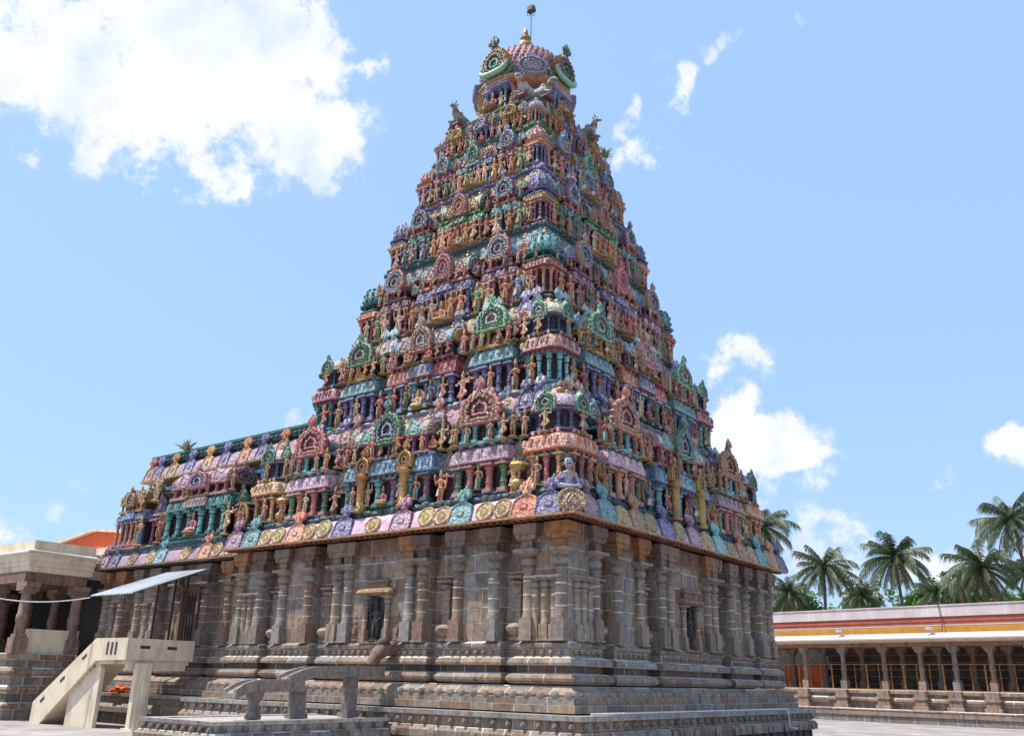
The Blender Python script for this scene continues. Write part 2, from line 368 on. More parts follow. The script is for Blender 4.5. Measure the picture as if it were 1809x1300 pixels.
def nasi(w, h, dep, c1, c2, core, kind='nasi', flame=.1, tuft=True, c3=None):
    """horseshoe gable, front at y=0 and back at y=dep"""
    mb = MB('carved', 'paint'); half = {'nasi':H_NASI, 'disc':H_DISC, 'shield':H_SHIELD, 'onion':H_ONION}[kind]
    o = [(x*w, z*h*.8) for x, z in mirror(half)]; cen = (0, h*.3)
    o2 = refine(o, 2)
    if flame: o2 = scallop(o2, cen, flame)
    st = [(1.0, .02*h, c1), (.93, 0, c1), (.84, 0, c1), (.80, .035*h, c2), (.74, .03*h, c2), (.70, .0, c2), (.6, .0, c2), (.54, .05*h, core)]
    if kind in ('nasi', 'disc'): st += [(.42, .05*h, core), (.38, .015*h, c3 or c1), (.26, .015*h, c3 or c1), (.22, .07*h, core), (.05, .06*h, core)]
    else: st = [(1.0, .02*h, c1), (.95, 0, c1), (.86, 0, c1), (.82, .03*h, c2), (.3, .02*h, c2), (.26, -.01*h, c3 or c1), (.1, -.01*h, c3 or c1)]
    mb.plate(o2, st, cen, dep, 0)
    if kind in ('nasi', 'disc'):      # ring of petals
        for i in range(11):
            a = math.radians(-35 + 25*i); rr = .62*w*.5
            mb.ell(rr*math.cos(a), -.005, cen[1]+rr*math.sin(a)*h*.8/w*1.02, .05*w, .03*w, .055*w, c1 if i % 2 else (c3 or c2), 0, 5, 3)
    if tuft: crest(mb, 0, dep*.3, h*(.68 if kind != 'shield' else .53), h*.5 if kind != 'shield' else h*.84, c1, c3 or c2, 1)
    return mb
def finial_mb(h, c=GOLD):
    mb = MB('gilt')
    mb.lathe([(.2,0),(.22,.05),(.12,.1),(.1,.16),(.2,.22),(.27,.34),(.25,.44),(.12,.52),(.1,.58),(.17,.62),(.17,.66),(.08,.7),(.1,.78),(.07,.88),(.0,1.0)], 0,0,0, 10, c, k=h*.9, kz=h)
    return mb
def column_mb(h, r, c, c2, n=8):
    mb = MB('paint')
    mb.box(0,0,0, r*2.3, r*2.3, h*.14, c2)
    mb.lathe([(1.0,.14),(1.0,.2),(.8,.21),(.78,.34),(.95,.35),(.95,.39),(.76,.4),(.74,.66),(.95,.67),(.95,.71),(.76,.72),(.78,.78),(1.2,.82),(1.2,.87),(.85,.885),(.85,.9),(1.5,.945)], 0,0,0, n, [c,c,c,c,c2,c2,c,c,c,c2,c2,c,c,c2,c,c], k=r, kz=h, rot=PI/8)
    mb.box(0,0,h*.945, r*3.1, r*3.1, h*.055, c2)
    return mb
KAP = [(-.9,1.0),(-.5,.96),(-.12,.78),(.12,.5),(.24,.2),(.27,.0),(.16,-.04),(-.8,-.04)]
def eave_mb(hx, hy, h, ov, c, c2, cb, ch=0.0, step=.34, cy=0):
    """curved painted eave with small horseshoes and a row of brackets below"""
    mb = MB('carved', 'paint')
    mb.loft([(o*ov, z) for o, z in KAP], hx, hy, 0, cy, 0, c, 0, ch, h)
    mb.loft([(.05*ov, -.03*h), (.3*ov, .0), (.3*ov, -.05*h), (0, -.1*h)], hx, hy, 0, cy, 0, c2, 1, ch)
    mb.loft([(-.25*ov, -.02*h), (-.25*ov, -.3*h), (-.4*ov, -.34*h)], hx, hy, 0, cy, 0, cb, 1, ch)
    n = max(3, int(2*hx/step)); m = max(3, int(2*hy/step))
    def row(cnt, ext, fix, ax, sg):
        for i in range(cnt):
            t = -ext + (i+.5)*2*ext/cnt; s = min(.36, 1.6*ext/cnt)
            x, y = (t, sg*(fix+.2*ov)) if ax == 0 else (sg*(fix+.2*ov), t)
            dx, dy = (0, sg) if ax == 0 else (sg, 0)
            lc = [c2, LGOLD, c, WHITE][(i + (0 if ax else 1)) % 4]
            mb.box(x-dx*.06*ov, cy+y-dy*.06*ov, h*.12, (s*.8 if ax == 0 else .22*ov), (s*.8 if ax else .22*ov), h*.52, c if i % 2 else c2, 1, .9)
            mb.ell(x+dx*.07*ov, cy+y+dy*.07*ov, h*.38, s*.24 if ax == 0 else .05, s*.24 if ax else .05, h*.17, lc, 1, 7, 4)
            mb.ell(x+dx*.1*ov, cy+y+dy*.1*ov, h*.38, s*.1 if ax == 0 else .05, s*.1 if ax else .05, h*.07, [RED, BLUE, GRN, MAG][i % 4], 1, 6, 3)
            x, y = (t, sg*(fix-.12*ov)) if ax == 0 else (sg*(fix-.12*ov), t)
            mb.box(x, cy+y, -.34*h, s*.42, s*.42, .3*h, cb if i % 2 else c2, 1)
            mb.box(t if ax == 0 else sg*(fix-.25*ov), cy+(sg*(fix-.25*ov) if ax == 0 else t), h*.88, s*.5, s*.5, h*.2, c2 if i % 2 else c, 1)
    k = 1-ch
    row(n, hx*k, hy, 0, -1); row(m, hy*k, hx, 1, 1); row(m, hy*k, hx, 1, -1)
    if ch:
        for sx, sy in ((1,-1), (-1,-1), (1,1)):
            mb.ell(sx*(hx-ch*hx*.5+.15*ov), cy+sy*(hy-ch*hy*.5+.15*ov), h*.42, .15, .15, h*.3, c, 0, 6, 4)
    return mb
def barrel_mb(hx, hy, h, c, c2, axis='x', ribs=True):
    """ridge vault with a shell pattern of ribs"""
    mb = MB('carved', 'paint'); R = []
    prof = [(-1,0),(-1.08,.12),(-1.06,.35),(-.93,.6),(-.68,.83),(-.35,.96),(0,1.0),(.35,.96),(.68,.83),(.93,.6),(1.06,.35),(1.08,.12),(1,0)]
    for t in (-1, 1):
        R.append([(t*hx, a*hy, b*h) if axis == 'x' else (a*hx, t*hy, b*h) for a, b in prof])
    if axis != 'x': R.reverse()
    mb.rings(R, c, 0)
    L_ = hx if axis == 'x' else hy
    if ribs:
        n = max(2, int(L_*2/.55))
        for i in range(n+1):
            t = -L_*.97 + 2*L_*.97*i/n
            for (a, b), (p, q) in zip(prof, prof[1:]):
                if axis == 'x': mb.tube((t, a*hy, b*h), (t, p*hy, q*h), .045, .045, 4, c2, 1)
                else: mb.tube((a*hx, t, b*h), (p*hx, t, q*h), .045, .045, 4, c2, 1)
    return mb

# ------------------------------------------------------------------ figures
def limb(mb, pts, rad, col): mb.path(pts, rad, 6, col)
def figure(pose, skin, cloth, crown, four=False, halo=None, long=False, hair=None, hs=1.0, seat=True):
    mb = MB('figure'); dz = 0
    if pose == 'sit':
        dz = -.36
        for s in (-1, 1):
            limb(mb, [(s*.07,.0,.13),(s*.24,-.09,.1),(s*.23,-.14,.08)], [.085,.07,.06], cloth)
            limb(mb, [(s*.24,-.11,.09),(s*.08,-.19,.06),(-s*.06,-.19,.055)], [.06,.05,.035], skin)
        mb.ell(0, .0, .1, .17, .13, .1, cloth, 0, 8, 4)
        if seat: mb.lathe([(.3,0),(.32,.02),(.28,.05)], 0, -.05, -.03, 10, crown)
    else:
        sw = {'sway':.03, 'dance':.05}.get(pose, 0)
        for s in (-1, 1):
            if pose == 'dance' and s == 1: pts = [(.06,0,.47),(.2,-.08,.34),(.06,-.13,.2),(.02,-.12,.17)]
            else: pts = [(s*.06+sw,0,.48),(s*.07+sw*.6,-.025,.26),(s*.065,.0,.05)]
            limb(mb, pts, [.075,.056,.04,.03][:len(pts)], skin if not long else cloth)
            fx = pts[-1]; mb.ell(fx[0], fx[1]-.04, fx[2]-.02, .035, .075, .025, skin, 0, 6, 4)
        lo = .06 if long else .24
        mb.rings([[(sw*(1-k)+rx*math.cos(2*PI*j/10), ry*math.sin(2*PI*j/10), z) for j in range(10)] for k, (z, rx, ry) in enumerate(((.52,.105,.075),(.45,.13,.09),(lo+.1,.125,.08),(lo,.14,.085)))], cloth)
        mb.tube((sw,-.085,.5), (sw*.5,-.1,lo-.02), .035, .05, 5, crown)          # sash
        mb.tube((sw-.1,-.06,.49), (sw+.1,-.06,.49), .025, .025, 5, crown)
    T = [(.47,.11,.08),(.54,.085,.066),(.61,.1,.075),(.69,.135,.085),(.75,.14,.075),(.785,.09,.06),(.81,.045,.045),(.85,.04,.042)]
    mb.rings([[(rx*math.cos(2*PI*j/10), ry*math.sin(2*PI*j/10), z+dz) for j in range(10)] for z, rx, ry in T], skin)
    mb.rings([[(rx*math.cos(2*PI*j/10), ry*math.sin(2*PI*j/10)-.01, z+dz) for j in range(10)] for z, rx, ry in ((.715,.11,.09),(.74,.135,.088),(.775,.1,.07))], crown)
    body = mb; mb = MB('figure')
    mb.ell(0, -.01, .905+dz, .06, .066, .078, skin, 0, 8, 6)
    mb.ell(0, -.075, .9+dz, .014, .02, .022, skin, 0, 4, 3)
    for s in (-1, 1):
        mb.ell(s*.024, -.066, .922+dz, .012, .01, .008, BLACK, 0, 4, 3)
        mb.ell(s*.066, 0, .885+dz, .018, .018, .035, crown, 0, 5, 3)
    if hair:
        mb.ell(0, .03, .935+dz, .085, .08, .075, hair, 0, 8, 5); mb.ell(0, .0, .968+dz, .068, .062, .034, hair, 0, 8, 5)
        for i in range(7):
            a = PI*i/6; mb.ell(.085*math.cos(a), .01, .93+dz+.06*math.sin(a), .03, .035, .03, hair, 0, 5, 3)
        mb.ell(0, -.072, .878+dz, .032, .012, .009, hair, 0, 6, 3)
    else: mb.lathe([(.066,0),(.072,.02),(.058,.045),(.062,.06),(.045,.1),(.048,.115),(.026,.15),(.03,.16),(.0,.2)], 0, 0, .95+dz, 8, crown)
    body.merge(mb, Matrix.Translation((0,0,.82+dz)) @ Matrix.Scale(hs, 4) @ Matrix.Translation((0,0,-.82-dz))); mb = body
    arms = {'stand':[[(.14,0,.74),(.19,.01,.6),(.15,-.1,.52)],[(-.14,0,.74),(-.19,0,.6),(-.12,-.12,.64)]],
            'sway':[[(.14,0,.74),(.22,0,.62),(.24,-.04,.47)],[(-.14,0,.74),(-.2,-.02,.62),(-.1,-.13,.66)]],
            'pray':[[(.14,0,.74),(.18,-.04,.61),(.02,-.14,.67)],[(-.14,0,.74),(-.18,-.04,.61),(-.02,-.14,.67)]],
            'dance':[[(.14,0,.74),(.28,-.02,.7),(.3,-.05,.86)],[(-.14,0,.74),(-.26,-.04,.66),(-.12,-.13,.6)]],
            'bear':[[(.14,0,.74),(.25,-.02,.82),(.17,-.03,1.0)],[(-.14,0,.74),(-.25,-.02,.82),(-.17,-.03,1.0)]],
            'sit':[[(.14,0,.74),(.2,-.02,.58),(.2,-.13,.5)],[(-.14,0,.74),(-.2,-.02,.58),(-.13,-.14,.64)]]}[pose]
    if four: arms = arms + [[(.13,.02,.74),(.25,.02,.68),(.26,-.02,.86)], [(-.13,.02,.74),(-.25,.02,.68),(-.26,-.02,.86)]]
    for a in arms:
        a = [(x, y, z+dz) for x, y, z in a]
        limb(mb, a, [.044,.035,.026], skin); h = a[-1]
        mb.ell(h[0], h[1]-.01, h[2], .03, .028, .036, skin, 0, 6, 4)
        m_ = [(p+q)/2 for p, q in zip(a[0], a[1])]; mb.ell(*m_, .046, .046, .018, crown, 0, 6, 3)
    if four:
        for s in (-1, 1): mb.ell(s*.26, -.02, .93+dz, .045, .025, .05, crown, 0, 7, 4)
    if halo:
        out = scallop(refine([(x*.62, .3+z*.95+dz) for x, z in mirror(H_DISC)], 2), (0, .7+dz), .1)
        mb.plate(out, [(1, .1, halo), (.85, .09, halo), (.8, .12, crown), (.6, .12, crown)], (0, .7+dz), .18)
    if seat: mb.lathe([(.2,-.05),(.21,-.02),(.17,.0)], 0, -.01, 0 if pose != 'sit' else -.04, 8, crown)
    return mb
FIG = {}
def build_figures():
    k = 0
    clo = [WHITE, YEL, RED, GRN, WHITE, ORA, BLUE, MAG, TURQ, CREAM, WHITE, DGRN]; r = random.Random(3)
    def put(key, *a, **kw): FIG.setdefault(key, []).append(figure(*a, **kw).mesh({'small':'attendant_statue','god':'deity_statue','seat':'seated_statue','bear':'bearer_statue'}[key], True))
    for pose in ('stand', 'sway', 'pray', 'dance'):
        for i in range(4):
            put('small', pose, SK[(k+i) % 5], r.choice(clo), r.choice([GOLD, YEL, LGOLD]), long=(i == 3 and pose != 'dance'), hair=BLACK if (i == 2 and pose == 'pray') else None); k += 1
    for i in range(5): put('god', 'stand' if i % 2 else 'sway', [SK[0], SK[3], sr(104,150,120), SK[2], sr(110,140,180)][i], r.choice(clo), GOLD, four=True, halo=[None, YEL, SALM, None, ORA][i])
    for i in range(4): put('seat', 'sit', SK[i], r.choice(clo), GOLD, four=i % 2 == 0, halo=[CORAL, None, YEL, None][i])
    for i in range(2): put('bear', 'bear', [SK[1], sr(94,136,92)][i], r.choice(clo), GOLD)
build_figures()
def fig(kind): return rnd.choice(FIG[kind])

# ------------------------------------------------------------------ shrine models of the tower
def make_kuta(w, H, S, rnd_dome=False):
    """corner shrine: w half width, H = heights (column top, eave top, neck top, dome top, finial top) above its base"""
    h1, h2, h3, h4, h5 = H; ke = (h2-h1)
    body = MB('paint')
    body.loft([(.06,0),(.12,.03),(.12,.1),(0,.13),(0,.2),(.08,.23),(.08,.28)], w, w, 0, 0, 0, S['base'], 0, .3, h1/1.5)
    body.box(0, 0, .2, w*1.25, w*1.25, h2-.2, DARK)  # dark core colour stands in for the deep shade behind the columns
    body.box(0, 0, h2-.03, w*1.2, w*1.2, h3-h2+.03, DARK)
    body.loft([(.05,0),(.1,.02),(.1,.09),(.0,.12)], w*.82, w*.82, 0, 0, h2-.04, S['neck'], 0, .3)
    kids = []
    cb = .26*h1/1.5
    col = column_mb(h1-cb-.06, w*.115, S['col'], S['col2']).mesh('column', True); colb = column_mb(h1-cb-.06, w*.115, S['colb'], S['col2']).mesh('column', True)
    q = w*.84
    for x, y, m in ((-q,-q*.62,col),(-q*.62,-q,col),(0,-q,colb),(q*.62,-q,col),(q,-q*.62,col),(q,0,colb),(q,q*.62,col),(-q,0,colb),(-q,q*.62,col),(q*.62,q,col)):
        kids.append(part('column', m, (x, y, cb)))
    kids.append(part('eave', eave_mb(w*.98, w*.98, ke*.82, .38*w, S['eave'], S['eave2'], S['brk'], .34, w*.34).mesh('eave', True), (0, 0, h1+ke*.15)))
    c2 = column_mb(h3-h2-.1, w*.085, S['ncol'], S['ncol2']).mesh('column', True); q = w*.68
    for x, y in ((-q,-q*.55),(-q*.55,-q),(q*.55,-q),(q,-q*.55),(q,q*.55),(-q,q*.55)): kids.append(part('small_column', c2, (x, y, h2+.07)))
    dm = MB('carved', 'paint'); dh = h4-h3
    dm.loft([(.02,0),(.2,-.02),(.22,.04),(.12,.07)], w*.72, w*.72, 0, 0, h3-.05, S['neck'], 1, .34)
    if rnd_dome: dm.lathe([(.62,0),(.95,.1),(1.0,.3),(.97,.5),(.84,.7),(.6,.87),(.34,.96),(.2,1.0)], 0, 0, h3, 16, [S['dome2'],S['dome'],S['dome'],S['dome'],S['dome2'],S['dome'],S['dome2']], 0, PI/16, k=w*.98, kz=dh)
    else: dm.loft([(-.02,0),(.16*w,.12),(.17*w,.35),(.06*w,.62),(-.16*w,.82),(-.4*w,.94),(-.62*w,1.0)], w*.74, w*.74, 0, 0, h3, [S['dome2'],S['dome'],S['dome'],S['dome'],S['dome2'],S['dome']], 0, .42, dh)
    for a in range(8 if not rnd_dome else 12):
        t = a*PI/(4 if not rnd_dome else 6) + PI/8
        for z, r in (((.3, .86), (.6, .78)) if not rnd_dome else ((.22, .97), (.52, .92), (.76, .74))): dm.ell(w*r*math.cos(t), w*r*math.sin(t), h3+dh*z, .13*w, .13*w, .1*dh, S['dome2'], 0, 6, 4)
    kids.append(part('dome', dm.mesh('dome', True)))
    g = nasi(w*(.85 if not rnd_dome else .5), dh*(1.35 if not rnd_dome else .7), .3*w, S['gab'], S['gab2'], S['core'], 'nasi', .06).mesh('gable', True)
    for k in range(4):
        a = (k)*PI/2; d = w*.98; kids.append(part('gable', g, (d*math.sin(a), -d*math.cos(a), h3-.05), a))
    kids.append(part('finial', finial_mb((h5-h4)*1.3).mesh('finial', True), (0, 0, h4-.05)))
    return part('corner_shrine', body.mesh('corner_shrine', True), kids=kids)

def make_panjara(w, dep, H, S, disc=False):
    """narrow shrine with a gable to the front and a vault running back; front plane y=0, dep to the wall"""
    h1, h2, h3, h4, h5 = H; ke = h2-h1; cb = .26*h1/1.5
    body = MB('paint'); cy = dep/2
    body.loft([(.06,0),(.12,.03),(.12,.1),(0,.13),(0,.2),(.08,.23),(.08,.28)], w, cy, 0, cy, 0, S['base'], 0, 0, h1/1.5)
    body.box(0, cy+.16, .2, w*1.5, dep-.2, h2-.2, DARK)  # core coloured dark to deepen the shadow inside the shrine
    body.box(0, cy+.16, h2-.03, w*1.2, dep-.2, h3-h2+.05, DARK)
    body.box(0, cy-.02, h2-.05, w*1.75, dep+.05, .12, S['neck'])
    body.box(0, cy-.02, h3-.1, w*1.6, dep, .12, S['neck'])
    kids = []
    cm = [column_mb(h1-cb-.06, w*.13, S[k], S['col2']).mesh('column', True) for k in ('col', 'colb')]
    for x, y, m in ((-w*.84,.1,0),(-w*.36,.02,1),(w*.36,.02,1),(w*.84,.1,0),(w*.9,dep*.6,1),(-w*.9,dep*.6,1)): kids.append(part('column', cm[m], (x, y, cb)))
    kids.append(part('eave', eave_mb(w*1.0, cy, ke*.82, .36*w, S['eave'], S['eave2'], S['brk'], 0, w*.36, cy).mesh('eave', True), (0, 0, h1+ke*.15)))
    c2 = column_mb(h3-h2-.14, w*.095, S['ncol'], S['ncol2']).mesh('column', True)
    for x in (-w*.7, -w*.25, w*.25, w*.7): kids.append(part('small_column', c2, (x, .06, h2+.05)))
    bh = (h4-h3)
    kids.append(part('vault', barrel_mb(w*.72, cy*1.0, bh, S['dome'], S['dome2'], 'y', False).mesh('vault', True), (0, cy+.04, h3)))
    gw = w*(1.5 if not disc else 1.4)
    kids.append(part('gable', nasi(gw, (h5-h3)*1.15, .22, S['gab'], S['gab2'], S['core'], 'disc' if disc else 'nasi', .1).mesh('gable', True), (0, -.2, h3-.12)))
    return part('gabled_shrine', body.mesh('gabled_shrine', True), kids=kids)

def make_sala(w, dep, H, S, disc=False):
    h1, h2, h3, h4, h5 = H; ke = h2-h1; cb = .26*h1/1.5; cy = dep/2
    body = MB('paint')
    body.loft([(.06,0),(.12,.03),(.12,.1),(0,.13),(0,.2),(.08,.23),(.08,.28)], w, cy, 0, cy, 0, S['base'], 0, 0, h1/1.5)
    body.box(0, cy+.18, .2, w*1.84, dep-.2, h2-.2, DARK)  # dark core, interior shadow put into its colour
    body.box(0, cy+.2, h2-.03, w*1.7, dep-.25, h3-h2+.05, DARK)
    body.box(0, cy-.02, h2-.05, w*1.9, dep+.05, .12, S['neck'])
    body.box(0, cy-.02, h3-.1, w*1.86, dep, .12, S['neck'])
    kids = []
    n = 6; r = min(.17, w*.075)
    cm = [column_mb(h1-cb-.06, r, S[k], S['col2']).mesh('column', True) for k in ('col', 'colb')]
    for i in range(n):
        x = -w*.92 + 2*w*.92*i/(n-1); kids.append(part('column', cm[i % 2], (x, .06, cb)))
    kids.append(part('eave', eave_mb(w*.34, cy, ke*.82, .3, S['eave3'], S['eave2'], S['brk'], 0, .3, cy).mesh('eave', True), (0, -.1, h1+ke*.2)))
    e2 = eave_mb(w*.31, cy, ke*.82, .26, S['eave'], S['eave2'], S['brk'], 0, .3, cy).mesh('eave', True)
    for s in (-1, 1): kids.append(part('eave', e2, (s*w*.7, .03, h1+ke*.13)))
    c2 = column_mb(h3-h2-.14, r*.72, S['ncol'], S['ncol2']).mesh('column', True)
    for i in range(7): kids.append(part('small_column', c2, (-w*.84+2*w*.84*i/6, .1, h2+.05)))
    bh = h4-h3
    kids.append(part('vault', barrel_mb(w*.92, cy*.95, bh, S['vault'], S['vault2'], 'x').mesh('vault', True), (0, cy+.02, h3)))
    kids.append(part('gable', nasi(w*.62, (h5-h3)*1.25, .3, S['gab'], S['gab2'], S['core'], 'disc' if disc else 'nasi', .1, True, S['gab3']).mesh('gable', True), (0, -.22, h3-.25)))
    g2 = nasi(w*.36, bh*1.0, .3, S['gab3'], S['gab2'], S['gab3'], 'onion', .05, False).mesh('gable', True)
    for s in (-1, 1): kids.append(part('gable', g2, (s*w*.56, -.04, h3-.02)))
    ge = nasi(dep*.95, bh*1.35, .25, S['gab4'], S['gab2'], S['core'], 'nasi', .08).mesh('gable', True)
    for s in (-1, 1): kids.append(part('gable', ge, (s*(w*.93+.16), cy, h3-.06), s*PI/2))
    fm = finial_mb(bh*.55).mesh('finial', True)
    for i in (-1, 0, 1): kids.append(part('finial', fm, (i*w*.62, cy, h4-.03)))
    return part('vaulted_shrine', body.mesh('vaulted_shrine', True), kids=kids)

def make_bay(w, h, c, c2, g):
    """small pavilion that fills the recess between two shrines"""
    mb = MB('paint', 'carved')
    mb.box(0, .35, 0, w*2, .7, h*.1, c2); mb.box(0, .5, 0, w*1.7, .4, h*.7, MAR)
    mb.loft([(.0,0),(.16,.02),(.14,.12),(-.05,.22)], w, .3, 0, .3, h*.62, c, 1, 0)
    mb.loft([(-.06,.2),(-.06,.3),(.05,.32),(.02,.42),(-.12,.5)], w, .3, 0, .3, h*.62, [c2, c2, g, g], 1, 0)
    cm = column_mb(h*.54, w*.16, c, c2)
    kids = []
    me = cm.mesh('column', True)
    for s in (-1, 1): kids.append(part('column', me, (s*w*.74, .06, h*.1)))
    kids.append(part('gable', nasi(w*1.5, h*.5, .2, g, c2, DGRN, 'onion', .05).mesh('gable', True), (0, -.02, h*.62+.4)))
    return part('recess_shrine', mb.mesh('recess_shrine', True), kids=kids)

def rocks(mb, u0, u1, fn, z, s, col):
    u = u0
    while u < u1:
        L = rnd.uniform(.25, .5)*s
        x, y = fn(u + L/2); mb.ell(x, y, z+rnd.uniform(-.03,.05), L*.62, L*.55, rnd.uniform(.14, .24)*s, col, 0, 7, 4); u += L

# ------------------------------------------------------------------ the tower
tower = thing('temple_tower', 'tall stepped pyramid temple tower crowded with painted statues above a carved stone base', 'temple tower')

STY = [
 dict(base=GRN, col=ORA, colb=CORAL, col2=PEA, eave=PEA, eave2=ORA, brk=DBLUE, neck=PUR, ncol=PUR, ncol2=LPUR, dome=LPINK, dome2=PEA, gab=LGRN, gab2=GRN, core=MAR),
 dict(base=TURQ, col=TURQ, colb=LTURQ, col2=TEAL, eave=SALM, eave2=MAG, brk=RED2, neck=DBLUE, ncol=DBLUE, ncol2=BLUE, dome=CREAM, dome2=PEA, gab=LGRN, gab2=GRN, core=PUR),
 dict(base=DGRN, col=CORAL, colb=RED, col2=ORA, eave=CORAL, eave2=RED, brk=GRN, neck=TEAL, ncol=TEAL, ncol2=TURQ, dome=TURQ, dome2=TEAL, gab=TURQ, gab2=TEAL, core=TEAL),
 dict(base=MAR, col=MAR, colb=MAG, col2=SALM, eave=ORA, eave2=PEA, brk=RED, neck=PUR, ncol=PUR, ncol2=LPUR, dome=PUR, dome2=LPUR, gab=LPUR, gab2=PUR, core=MAR),
 dict(base=PUR, col=PUR, colb=LPUR, col2=LPUR, eave=SALM, eave2=CORAL, brk=MAG, neck=ORA, ncol=RED, ncol2=ORA, dome=SALM, dome2=CORAL, gab=CORAL, gab2=SALM, core=RED),
 dict(base=GRN, col=CORAL, colb=TURQ, col2=PEA, eave=LPINK, eave2=PINK, brk=BLUE, neck=PINK, ncol=PINK, ncol2=LPINK, dome=LPINK, dome2=PINK, gab=SALM, gab2=PINK, core=MAR)]
STP = [
 dict(STY[0], base=BLUE, col=GRN, colb=CORAL, col2=SALM, eave=PINK, eave2=LPINK, brk=PUR, neck=TURQ, ncol=TURQ, ncol2=LTURQ, dome=DTEAL, dome2=TEAL, gab=CORAL, gab2=PEA, core=MAR),
 dict(STY[1], base=PUR, col=PUR, colb=PUR, col2=LPUR, eave=LTURQ, eave2=TURQ, brk=PUR, neck=YEL, ncol=YEL, ncol2=ORA, dome=LGRN, dome2=GRN, gab=LGRN, gab2=GRN, core=MAG),
 dict(STY[2], base=MAG, col=MAG, colb=MAG, col2=SALM, eave=MAG, eave2=PINK, brk=MAR, neck=MAG, ncol=MAR, ncol2=MAG, dome=LBLUE, dome2=BLUE, gab=ORA, gab2=LBLUE, core=BLUE),
 dict(STY[3], base=TEAL, col=TEAL, colb=TURQ, col2=TURQ, eave=TEAL, eave2=TURQ, brk=DBLUE, neck=CORAL, ncol=CORAL, ncol2=RED, dome=TURQ, dome2=TEAL, gab=MAG, gab2=LTURQ, core=TEAL),
 dict(STY[4], base=MAG, col=MAG, colb=MAR, col2=PINK, eave=MAG, eave2=SALM, brk=RED, neck=MAG, ncol=MAR, ncol2=MAG, dome=BLUE, dome2=DBLUE, gab=LBLUE, gab2=BLUE, core=ORA),
 dict(STY[5], base=YEL, col=ORA, colb=GOLD, col2=YEL, eave=YEL, eave2=ORA, brk=RED, neck=ORA, ncol=ORA, ncol2=YEL, dome=GOLD, dome2=YEL, gab=GOLD, gab2=YEL, core=BROWN)]
STS = [
 dict(base=DGRN, col=TURQ, colb=MAG, col2=TEAL, eave=LBLUE, eave3=LBLUE, eave2=BLUE, brk=RED, neck=MAG, ncol=MAG, ncol2=MAR, vault=CREAM, vault2=GREY, gab=GRN, gab2=LGRN, gab3=LBLUE, gab4=SALM, core=MAR),
 dict(base=DGRN, col=BLUE, colb=PUR, col2=LBLUE, eave=CORAL, eave3=LBLUE, eave2=RED, brk=RED, neck=MAR, ncol=MAR, ncol2=MAG, vault=LBLUE, vault2=PUR, gab=SALM, gab2=CORAL, gab3=LTURQ, gab4=GOLD, core=CORAL),
 dict(base=PUR, col=PUR, colb=PUR, col2=LPUR, eave=PUR, eave3=LPUR, eave2=LPUR, brk=PUR, neck=CORAL, ncol=MAG, ncol2=CORAL, vault=LGRN, vault2=CREAM, gab=CORAL, gab2=SALM, gab3=MAG, gab4=TEAL, core=CORAL),
 dict(base=SALM, col=CORAL, colb=SALM, col2=PEA, eave=LGRN, eave3=GRN, eave2=GRN, brk=CORAL, neck=GRN, ncol=CORAL, ncol2=SALM, vault=LGRN, vault2=CREAM, gab=SALM, gab2=CORAL, gab3=YEL, gab4=DGRN, core=CORAL),
 dict(base=BLUE, col=DBLUE, colb=BLUE, col2=LBLUE, eave=BLUE, eave3=LBLUE, eave2=LBLUE, brk=DBLUE, neck=PINK, ncol=CORAL, ncol2=SALM, vault=LPINK, vault2=CREAM, gab=LGRN, gab2=GRN, gab3=BLUE, gab4=RED, core=GRN),
 dict(base=PUR, col=PUR, colb=LPUR, col2=LPUR, eave=PUR, eave3=LPUR, eave2=LPUR, brk=DBLUE, neck=RED, ncol=RED, ncol2=CORAL, vault=LBLUE, vault2=BLUE, gab=MAG, gab2=TURQ, gab3=PINK, gab4=LBLUE, core=TURQ)]
# base, column top, eave top, neck top, dome top, finial top, cornice bottom, cornice top, shrine centre, half width
TIER = [(8.95,10.45,11.3,12.15,12.95,13.5,12.7,13.65,8.17,1.1),
        (13.62,15.3,16.15,16.95,17.75,18.05,17.5,18.42,6.57,.96),
        (18.42,20.1,20.6,21.1,21.95,22.28,21.85,22.8,5.43,.74),
        (22.82,24.3,24.7,25.05,25.9,26.15,25.9,26.7,4.58,.62),
        (26.72,28.2,28.5,28.7,29.3,29.6,29.1,29.85,3.76,.52),
        (29.87,30.9,31.08,31.16,31.55,31.75,31.3,32.15,3.2,.44)]
CORN = [(sr(226,164,180), GOLD, DBLUE, [PUR, PUR, CORAL]), (PEA, MAG, TEAL, [LPUR, LTURQ, LTURQ]), (TURQ, ORA, MAR, [PUR, SALM, SALM]), (ORA, RED, BROWN, [LGRN, BLUE, MAG]), (GRN, DGRN, GRN, [LPUR, MAG, LTURQ]), (MAG, GRN, BLUE, [LBLUE, LTURQ, GRN])]
FACES = ((0, 0.0), (1, PI/2))

